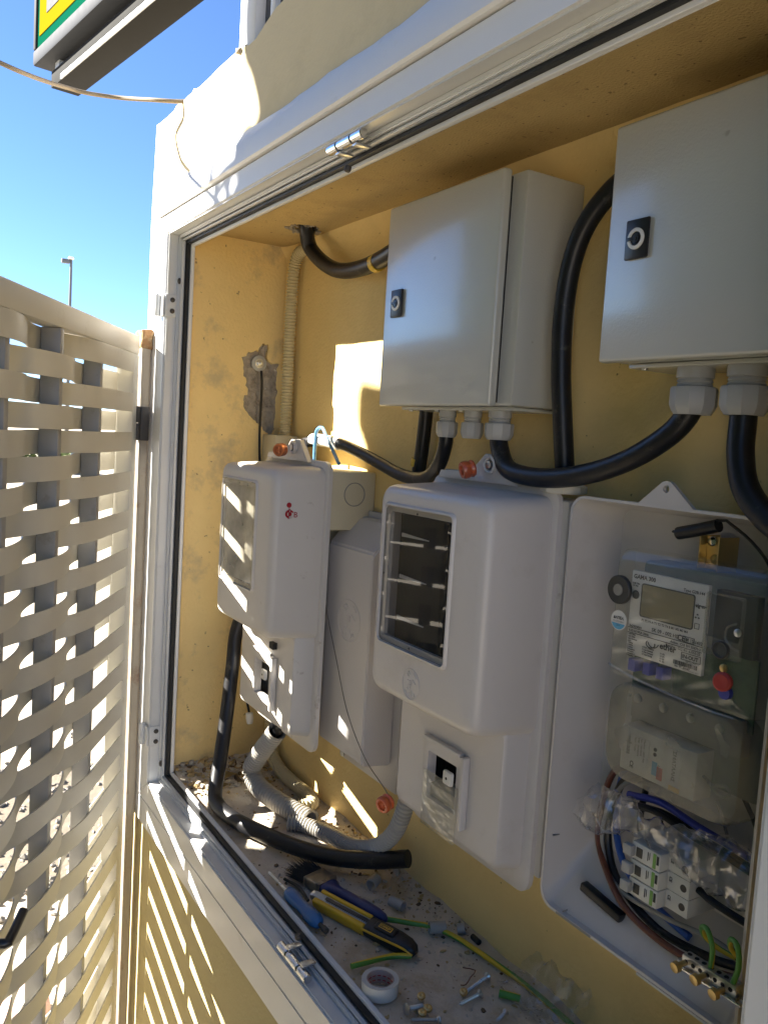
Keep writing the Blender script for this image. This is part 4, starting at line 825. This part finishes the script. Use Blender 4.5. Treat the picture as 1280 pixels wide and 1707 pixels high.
tag(obj('corrugated_conduit', corrugated([(.352, .162, .744), (.372, .184, .745), (.41, .202, .746), (.455, .212, .748), (.505, .214, .756), (.56, .214, .778), (.61, .214, .81), (.645, .214, .848), (.662, .216, .888), (.668, .218, .915)], .0132), 'conduit_grey'), 'thin grey corrugated hose rising from the floor to the slim cover', 'conduit')
tag(obj('pigtail', tubeo([(.10, .20, 1.0), (.085, .203, .975), (.055, .200, .935), (.035, .198, .905), (.036, .199, .892), (.048, .20, .872), (.055, .20, .862)], .0026, 8), 'cable_black'), 'thin black lead dangling in the lower left corner', 'wire')
tag(obj('wire_connector', latheo((.0535, .20, .866), (.25, 0, -1), [(0, .0055), (.002, .0085), (.014, .0090), (.024, .0070), (.026, .0055)], 8), 'white_plastic', None, 20), 'small white connector at the end of the thin dangling lead', 'connector')
# washer and bolt in the broken patch
wb = thing('anchor_bolt', (0.0, .207, 1.648), 'steel bolt with a round washer in the broken plaster patch', 'bolt')
obj('washer', latheo((-.002, .207, 1.648), (1, 0, 0), [(0, .0175), (.002, .0175), (.0022, .0075)], 30), 'galvanised', wb)
obj('washer', latheo((.0003, .207, 1.648), (1, 0, 0), [(0, .0105), (.0018, .0105), (.0020, .005)], 24), 'zinc', wb)
obj('nut', latheo((.0024, .207, 1.648), (1, 0, 0), [(0, .0070), (.006, .0070), (.0063, .004), (.0063, .0038), (.014, .0038), (.0145, .0003)], 6), 'zinc', wb)
tag(obj('earth_lead', tubeo([(.002, .212, 1.632), (.004, .214, 1.60), (.003, .2145, 1.55), (.004, .214, 1.50), (.008, .214, 1.45), (.02, .212, 1.42)], .0026, 8), 'cable_black'), 'thin black lead hanging from the bolt in the plaster patch', 'wire')
tag(obj('rawl_plug', latheo((.307, .274, 1.876), (0, -1, 0), [(0, .004), (.002, .004), (.0015, .0015)], 10), 'old_iron'), 'small dark screw hole plug high on the yellow back wall', 'wall plug')

# ---------------------------------------------------------------- tools and scraps on the niche floor
FZ0 = .731
def bar_frame(a, b, roll=0):
    a, b = Vector(a), Vector(b); x = (b-a).normalized(); z = Vector((0, 0, 1)); z = (z-x*z.dot(x)).normalized(); y = z.cross(x)
    m = Matrix((x, y, z)).transposed().to_4x4(); m.translation = a; return m @ Matrix.Rotation(R(roll), 4, 'X')
pb = thing('paint_brush', (.56, .12, FZ0), 'flat paint brush with black bristles and a navy handle', 'brush')
m = bar_frame((.500, .106, .7405), (.712, .163, .7405))
bm = B(); rb2 = random.Random(7)
for k in range(420):
    y0 = rb2.uniform(-.021, .021); z0 = rb2.uniform(-.007, .007); e = Vector((rb2.uniform(-.012, .010), y0*rb2.uniform(1.0, 1.45)+rb2.uniform(-.004, .004), max(-.009, z0*1.6+rb2.uniform(-.006, .008))))
    p = Vector((.046, y0, z0)); d = (e-p); q = Vector((0, 1, 0)).cross(d).normalized()*.0006; sd = Vector((0, .0007, 0))
    v = [bm.verts.new(p+q), bm.verts.new(p-q+sd), bm.verts.new(p-q-sd), bm.verts.new(e)]
    for f in ((0, 1, 3), (1, 2, 3), (2, 0, 3)): bm.faces.new([v[i] for i in f])
box(bm, .012, .046, -.020, .020, -.0065, .0065, .004)
obj('bristles', xform(bm, m), 'bristle', pb, 0)
bm = B(); box(bm, .044, .082, -.0225, .0225, -.0080, .0080, .002)
for x in (.048, .051, .075, .078): box(bm, x, x+.0012, -.0231, .0231, -.0086, .0086, .0005)
obj('ferrule', xform(bm, m), 'ferrule', pb)
bm = B(); sec = [(.082, .0200, .0075), (.090, .0195, .0078), (.100, .012, .0082), (.112, .0085, .0085), (.135, .0095, .0092), (.165, .0120, .0098), (.195, .0115, .0092), (.212, .0080, .0072), (.219, .0030, .0030)]
rings = [[bm.verts.new((x, hw*math.cos(2*math.pi*k/16), hh*math.sin(2*math.pi*k/16))) for k in range(16)] for x, hw, hh in sec]
for a, b in zip(rings, rings[1:]):
    for k in range(16): bm.faces.new((a[k], a[(k+1) % 16], b[(k+1) % 16], b[k]))
bm.faces.new(rings[0]); bm.faces.new(rings[-1]); obj('handle', xform(bm, m), 'handle_navy', pb, 60)
kn = thing('utility_knife', (.70, .12, FZ0), 'yellow and black snap-off utility knife in front of the brush', 'knife')
m = bar_frame((.600, .088, .7425), (.805, .158, .7425), 18)
bm = boxo(.012, .122, -.0150, -.0045, -.0095, .0095, .0035, seg=3); obj('body_side', xform(bm, m), 'knife_yellow', kn)
bm = boxo(.012, .122, .0075, .0150, -.0095, .0095, .0035, seg=3); obj('body_side', xform(bm, m), 'knife_yellow', kn)
obj('channel', xform(boxo(.004, .150, -.0044, .0074, -.0085, .0072, .0012), m), 'galvanised', kn)
bm = boxo(.030, .142, -.0012, .0045, .0073, .0086, .0003)
for k in range(26): box(bm, .034+.004*k, .036+.004*k, -.0025, -.0013, .0073, .0088)
obj('rack', xform(bm, m), 'black_plastic', kn)
bm = B(); sec = [(.1225, .0155, .0100), (.150, .0160, .0105), (.180, .0155, .0108), (.200, .0130, .0100), (.211, .0085, .0075), (.2155, .003, .003)]
rings = [[bm.verts.new((x, hw*math.copysign(abs(math.cos(t))**.6, math.cos(t)), hh*math.copysign(abs(math.sin(t))**.6, math.sin(t)))) for t in [2*math.pi*(k+.5)/20 for k in range(20)]] for x, hw, hh in sec]
for a, b in zip(rings, rings[1:]):
    for k in range(20): bm.faces.new((a[k], a[(k+1) % 20], b[(k+1) % 20], b[k]))
bm.faces.new(rings[0]); bm.faces.new(rings[-1]); obj('grip', xform(bm, m), 'black_plastic', kn, 45)
bm = tubeo([(.120, -.0152, .0068), (.150, -.0150, .0082), (.180, -.0138, .0090), (.200, -.0115, .0070), (.212, -.0075, -.002)], .0017, 8); obj('yellow_stripe', xform(bm, m), 'knife_yellow', kn)
obj('slider', xform(boxo(.138, .176, -.0070, .0080, .0086, .0150, .0028, seg=3), m), 'black_plastic', kn)
bdg = obj('badge', xform(boxo(.146, .170, -.0035, .0045, .0148, .0156, .0003), m), 'knife_yellow', kn)
bm = B(); box(bm, .1473, .1687, -.0025, .0035, .0155, .0158); nb = len(bm.faces)
text(bm, 'STANLEY', .0048, Matrix.Translation((.1480, -.0012, .0160)), mi=1, bold=.0002); obj('lettering', xform(bm, m), ['black_ink', 'knife_yellow'], bdg, 0)
bm = boxo(-.002, .006, -.0040, .0070, -.006, .0055, .0006); obj('blade_mouth', xform(bm, m), 'zinc', kn)
sd = thing('screwdriver', (.62, .058, FZ0), 'screwdriver with a fluted blue handle beside the frame lip', 'screwdriver')
m = bar_frame((.508, .052, .745), (.698, .062, .742))
obj('shaft', xform(latheo((0, 0, 0), (1, 0, 0), [(0, .0032), (.004, .0036), (.012, .0026), (.068, .0026)], 12), m), 'zinc', sd)
bm = B(); sec = [(.066, .006), (.070, .0105), (.080, .0118), (.095, .0108), (.108, .0092), (.122, .0098), (.140, .0120), (.156, .0118), (.166, .0092), (.170, .005)]
rings = [[bm.verts.new((x, r*(1-.10*(k % 4 == 0))*math.cos(2*math.pi*k/24), r*(1-.10*(k % 4 == 0))*math.sin(2*math.pi*k/24))) for k in range(24)] for x, r in sec]
for a, b in zip(rings, rings[1:]):
    for k in range(24): bm.faces.new((a[k], a[(k+1) % 24], b[(k+1) % 24], b[k]))
bm.faces.new(rings[0]); bm.faces.new(rings[-1]); obj('handle', xform(bm, m), 'handle_blue', sd, 50)
obj('tip', xform(latheo((.17, 0, 0), (1, 0, 0), [(0, .0038), (.010, .0036), (.0105, .0050), (.020, .0048), (.021, .003)], 10), m), 'old_iron', sd)
tp = thing('tape_roll', (.850, .056, FZ0), 'roll of white tape with a printed core behind the bottom rail', 'tape')
obj('tape', latheo((.842, .0695, .732), (0, 0, 1), [(0, .0195), (0, .0260), (.019, .0260), (.019, .0195)], 40, caps=False), 'tape_white', tp, 30)
obj('core', latheo((.842, .0695, .7318), (0, 0, 1), [(0, .0192), (.0195, .0192), (.0195, .0182), (0, .0182)], 40, caps=False), 'tape_core', tp, 30)
bm = B()
for zz in (.7365, .7430):
    for a0 in range(0, 360, 24): tube(bm, [Vector((.842+.0179*math.cos(R(a0+t)), .0695+.0179*math.sin(R(a0+t)), zz)) for t in (0, 5, 10, 15)], .0008, 4, raw=True)
obj('print', bm, 'sticker_red', tp)
def offcut(p, ax, r, L, lab, m='pvc_grey'):
    bm = B(); lathe(bm, p, ax, [(0, r*.82), (0, r), (L, r), (L, r*.82), (0, r*.82)], 20, caps=False); tag(obj('pipe_offcut', bm, m, None, 40), lab, 'pipe offcut', 'conduit offcuts on the niche floor')
offcut((.612, .193, .741), (-.55, .85, .05), .0095, .022, 'pale grey pipe offcut lying above the brush handle', 'conduit_grey')
offcut((.690, .208, .740), (-1, -.35, 0), .0085, .026, 'grey pipe offcut lying just right of the brush handle tip')
offcut((.758, .212, .740), (.35, .9, 0), .0092, .026, 'grey pipe offcut with its dark open end facing out, on the earth wire')
offcut((.780, .250, .740), (.5, .8, .2), .0080, .012, 'short grey pipe ring behind the open pipe offcut')
def gy(pts, r, lab): wire(pts, r, None, lab, 'green and yellow wires on the niche floor', mi2=1, mats=['wire_green', 'wire_yellow'], twist=.05, step=.004, seg=12)
gy([(.705, .165, .7385), (.730, .195, .7375), (.755, .222, .7370), (.793, .238, .7370), (.83, .245, .7375), (.868, .250, .738), (.937, .258, .738), (1.015, .258, .738), (1.10, .25, .738)], .0042, 'long green and yellow wire trailing to the lower right on the floor')
gy([(.782, .058, .7365), (.784, .085, .7365), (.788, .122, .7365), (.80, .15, .7365)], .0042, 'short green and yellow wire end sticking out under the knife')
gy([(.928, .213, .7375), (.950, .232, .7375)], .0052, 'short yellow sleeve lying alone between the screws and the long wire')
tag(obj('wall_plug', latheo((.804, .262, .738), (1, -.05, 0), [(0, .0045), (.018, .0045), (.019, .003)], 8), 'black_plastic'), 'dark plastic plug lying behind the long green and yellow wire', 'wall plug')
def floor_screw(p, q, lab, head=.0058, r=.0026, pan=True):
    p, q = Vector(p), Vector(q); L = (q-p).length; s = thing('screw', tuple(p), lab, 'screw', 'loose screws on the niche floor'); ax = q-p
    prof = [(0, .0004), (.003, r*.6)]; x = .003
    while x < L-.004: prof += [(x, r), (x+.0009, r*.7)]; x += .0018
    obj('shank', latheo(p, ax, prof+[(L-.002, r*.9)], 10), 'zinc', s, 20)
    obj('head', latheo(p, ax, [(L-.003, r), (L, head), (L+.0015, head), (L+.003, head*.55), (L+.0022, .0005)], 14), 'zinc', s, 40)
floor_screw((.902, .172, .7345), (.890, .222, .7365), 'long screw pointing at the knife, head towards the back wall')
floor_screw((.918, .150, .7345), (.916, .188, .7370), 'screw lying just in front of the longest screw')
floor_screw((.898, .106, .7345), (.898, .078, .7390), 'stubby screw with a wide head near the tape roll', .0075, .0034)
floor_screw((.912, .074, .7345), (.930, .108, .7350), 'fine threaded screw closest to the bottom rail', .005)
floor_screw((.968, .175, .7345), (.962, .195, .7370), 'dark short screw at the very bottom of the view', .0045)
for p, lab in (((.880, .114), 'small brass nut nearest the knife end'), ((.905, .108), 'small brass nut beside the stubby screw'), ((.909, .096), 'brass screw head in front of the two nuts'), ((.900, .172), 'tiny brass screw standing left of the longest screw')):
    bm = B(); lathe(bm, (p[0], p[1], .7325), (.2, -.2, 1), [(0, .0048), (.002, .0060), (.0045, .0056), (.0055, .003), (.0045, .0015), (.0044, .0003)], 12); tag(obj('brass_nut', bm, 'brass'), lab, 'nut', 'small brass fasteners on the niche floor')
tag(obj('bent_wire', tubeo([(.855, .205, .734), (.872, .215, .737), (.880, .200, .736), (.888, .185, .734), (.885, .178, .734)], .0008, 6), 'wire_brown'), 'hair-thin bent copper wire above the two long screws', 'wire')
bm = grid(lambda a, b: (.90+.115*a+.03*b, .225+.05*b, .735+.050*b*b+.010*noise.noise(Vector((a*5, b*5, 1)))+.006*noise.noise(Vector((a*14, b*14, 4)))), 26, 20)
for v in bm.verts: v.co += Vector((noise.noise(v.co*40), noise.noise(v.co*43+Vector((3, 3, 3))), 0))*.008
tag(obj('plastic_scrap', bm, 'bag_film', None, 25), 'crumpled scrap of clear plastic leaning on the wall at the floor corner', 'plastic scrap')
tag(obj('black_wire_end', tubeo([(.52, .075, .7345), (.555, .085, .735), (.60, .080, .736)], .0028, 8), 'cable_black'), 'short black wire end under the screwdriver shaft', 'wire')
# debris, nobody could count it
rd = random.Random(21); bm = B()
def fz_at(x, y): return floor_pt((x+.02)/1.5, min(1, max(0, (y-.0452)/.245)))[2]
for k in range(1700):
    u = rd.random()
    if u < .34: x = abs(rd.gauss(0, .075)); y = rd.uniform(.05, .27)
    elif u < .70: x = rd.uniform(0, .80); y = .272-abs(rd.gauss(0, .045))
    else: x = rd.uniform(.25, 1.15); y = rd.uniform(.05, .27)
    if not (0.002 < x < 1.4 and .045 < y < .274): continue
    s = rd.choice((.0012, .0016, .002, .003, .0045)) if x > .12 else rd.choice((.002, .004, .006, .008))
    chip(bm, Vector((x, y, fz_at(x, y)+s*.25)), s, rd.choice((.3, .45, .8)), rd.choice((0, 0, 0, 1, 1, 2)), rd)
tag(obj('debris', bm, ['chip_pale', 'chip_ochre', 'dirt'], None, 0), kind='stuff')
for k, (x, y, s, lab) in enumerate(((.135, .205, .022, 'flat plaster flake under the bend of the thick hose'), (.062, .150, .020, 'curled plaster flake in the left corner of the floor'), (.105, .120, .017, 'plaster flake left of the long black cable'))):
    bm = grid(lambda a, b: (x+s*(a-.5)*2+.004*noise.noise(Vector((b*4, k, a))), y+s*(b-.5)*1.4+.004*noise.noise(Vector((a*4, b, k))), fz_at(x, y)+.006+.008*(a-.5)*(b-.3)*2), 6, 6)
    bmesh.ops.solidify(bm, geom=bm.faces[:], thickness=.002); tag(obj('plaster_flake', bm, 'chip_ochre', None, 0), lab, 'plaster flake', 'larger plaster flakes on the floor')
for k, (x, y, s, m_, lab) in enumerate(((.588, .262, .009, 'chip_pale', 'cream lump of plaster behind the pale pipe offcut'), (.612, .258, .007, 'chip_pale', 'small pale plaster lump right of the cream lump'), (.545, .250, .006, 'chip_ochre', 'ochre plaster crumb left of the cream lump'))):
    bm = B(); chip(bm, Vector((x, y, fz_at(x, y)+.004)), s, .8, 0, rd); tag(obj('plaster_lump', bm, m_, None, 50), lab, 'plaster lump')
tag(obj('dry_leaf', xform(boxo(-.018, .018, -.003, .003, 0, .0012, .0005), Matrix.Translation((.345, .125, .735)) @ Matrix.Rotation(R(65), 4, 'Z') @ Matrix.Rotation(R(-14), 4, 'Y')), 'dirt'), 'small brown twig on the floor beside the long cable', 'twig')

# ---------------------------------------------------------------- beyond the gate
rg = random.Random(31)
bm = B(); box(bm, -1.9, -.95, -1.6, 3.0, .0005, .004); sheet('gravel_bed', bm, 'gravel_bed', smooth=0)
bm = B()
for k in range(2200):
    x = rg.uniform(-1.95, -.9) if rg.random() < .8 else rg.uniform(-2.6, -.25); y = rg.uniform(-.9, 1.2); s = rg.uniform(.006, .018)
    if x < -2.6: continue
    chip(bm, Vector((x, y, s*.3)), s, .7, 0, rg)
tag(obj('gravel', bm, 'gravel_stone', None, 0), kind='stuff')
bm = B(); bmesh.ops.create_icosphere(bm, subdivisions=3, radius=.07)
for v in bm.verts: v.co = Vector((v.co.x*1.1, v.co.y*.8, v.co.z*.7))*(1+.12*noise.noise(v.co*14)); v.co += Vector((-.34, -.19, .035))
tag(obj('rounded_stone', bm, 'pink_stone', None, 60), 'rounded pinkish stone on the gravel behind the gate bottom', 'stone')
def leaves(bm, c, rx, ry, rz, n, size, rnd, surf=.55):
    for k in range(n):
        while True:
            d = Vector((rnd.uniform(-1, 1), rnd.uniform(-1, 1), rnd.uniform(-1, 1)))
            if surf < d.length < 1.03: break
        q = Vector(c)+Vector((d.x*rx, d.y*ry, d.z*rz)); s = size*rnd.uniform(.6, 1.3)
        a = Vector((rnd.gauss(0, 1), rnd.gauss(0, 1), rnd.gauss(0, .7))).normalized(); b = a.orthogonal().normalized(); b = (Matrix.Rotation(rnd.uniform(0, 6.28), 3, a) @ b)
        bm.faces.new([bm.verts.new(q-a*s), bm.verts.new(q+b*s*.42), bm.verts.new(q+a*s), bm.verts.new(q-b*s*.42)])
for k, (x, y, h) in enumerate(((-20.5, 2.6, .75), (-25.6, 6.9, .85), (-22.5, 4.3, .6), (-27, 5.4, .8))):
    s = thing('low_shrub', (x, y, 0), ('yellow-green low shrub seen through the upper left gate gaps', 'yellow-green low shrub seen through the gate beside its hinge side', 'small round shrub between the two larger far shrubs', 'farthest low shrub behind the gate')[k], 'shrub', 'far shrubs on the paved ground')
    bm = B(); leaves(bm, (x, y, h*.55), h*1.1, h*.9, h*.5, 900, .09, rg, .2); obj('foliage', bm, 'shrub_leaf', s, 0)
    obj('stem', latheo((x, y, 0), (0, 0, 1), [(0, .05), (h*.5, .02)], 8), 'bark', s)
# added out-of-view tree shape: its outline is cut to cast the wall's shadow edge
TY = -1.55
def UV(u, v, dy=0): y = TY+dy; return Vector((u+.85*y, y, v-.77*y))
tree = thing('added_shade_tree', (UV(1.9, 0).x, TY, 0), 'added unseen tree-shaped blocker that shades the right of the wall', 'tree')
tb = UV(1.9, 0); obj('trunk', tubeo([(tb.x, TY, 0), (tb.x+.05, TY+.03, .8), (tb.x, TY-.02, 1.7), (tb.x+.05, TY, 2.8)], lambda i, n: .13-.07*i/n, 14, .1), 'bark', tree)
rt = random.Random(77)
edge = [(.52, .42), (.42, .50), (.37, .62), (.30, .85), (.26, .98), (.30, 1.08), (.315, 1.16), (.25, 1.24), (.20, 1.40), (.16, 1.56), (.132, 1.69), (.100, 1.73), (.092, 1.772), (.098, 1.812), (.114, 1.818), (.138, 1.795), (.160, 1.782), (.178, 1.80), (.182, 1.85), (.20, 1.875), (.27, 1.892), (.35, 1.90), (.380, 1.93), (.383, 1.965), (.386, 1.985), (.400, 2.0), (.427, 2.014), (.412, 2.05), (.385, 2.09), (.350, 2.135), (.34, 2.25), (.42, 2.5), (.70, 2.75), (1.3, 2.95), (2.2, 3.0), (2.9, 2.6), (3.2, 2.0), (3.3, 1.2), (3.6, .2), (3.6, -.7), (3.0, -1.1), (2.1, -1.1), (1.4, -.9), (1.1, -.45), (.98, .05), (.85, .34)]  # outline drawn from the wanted shadow; low right side darkens the recess
bm = B(); n0 = len(edge)
E_ = [Vector((e[0], 0, e[1])) for e in edge]; fine = smooth_path(E_+[E_[0]], .03); cen = Vector((1.8, 0, 1.6))
rings = []
for t in (0, .25, .5, .7, .85, .94, .985, 1.0):
    for sgn in ((1,) if t == 1.0 else (1, -1)): rings.append((sgn*math.sqrt(max(0, 1-t**3))*.35, t, sgn))
front = [r for r in rings if r[2] == 1]; back = [r for r in rings if r[2] == -1][::-1]
prev = None
for dy, t, s_ in front[1:]+back[:-1]:
    ring_ = [bm.verts.new(UV(cen.x+(p.x-cen.x)*t, cen.z+(p.z-cen.z)*t, dy*(1+.3*noise.noise(Vector((p.x*4, p.z*4, dy)))))) for p in fine]
    if prev:
        for k in range(len(fine)-1): bm.faces.new((prev[k], prev[k+1], ring_[k+1], ring_[k]))
    else: bm.faces.new(ring_[:-1])
    prev = ring_
bm.faces.new(prev[:-1])
for k in range(9000):
    p = fine[rt.randrange(len(fine))]; t = 1-abs(rt.gauss(0, .22)); u = cen.x+(p.x-cen.x)*t; v = cen.z+(p.z-cen.z)*t
    t2 = min(1, t); dy = rt.choice((-1, 1))*math.sqrt(max(0, 1-t2**3))*.36+rt.uniform(-.03, .03)
    if t > .93: continue
    q = UV(u, v, dy); s = rt.uniform(.03, .07); a = Vector((rt.gauss(0, 1), rt.gauss(0, .6), rt.gauss(0, 1))).normalized(); b = Matrix.Rotation(rt.uniform(0, 6.28), 3, a) @ a.orthogonal().normalized()
    bm.faces.new([bm.verts.new(q-a*s), bm.verts.new(q+b*s*.42), bm.verts.new(q+a*s), bm.verts.new(q-b*s*.42)])
obj('crown', bm, 'leaf', tree, 0)
# tubes added as a twig to shape the fringe of the cast shadow
bm = B()
for pts, r in (([(.40, 2.0), (.345, 1.99), (.305, 1.965), (.278, 1.942), (.270, 1.915), (.272, 1.88)], .009), ([(.40, 1.935), (.34, 1.928), (.30, 1.918), (.272, 1.905)], .011), ([(.272, 1.905), (.25, 1.892), (.225, 1.888)], .0035), ([(.35, 1.93), (.335, 1.91), (.325, 1.885)], .009)):
    tube(bm, [UV(u, v, .02) for u, v in pts], r, 8, .02)
obj('twig', bm, 'leaf', tree, 0)
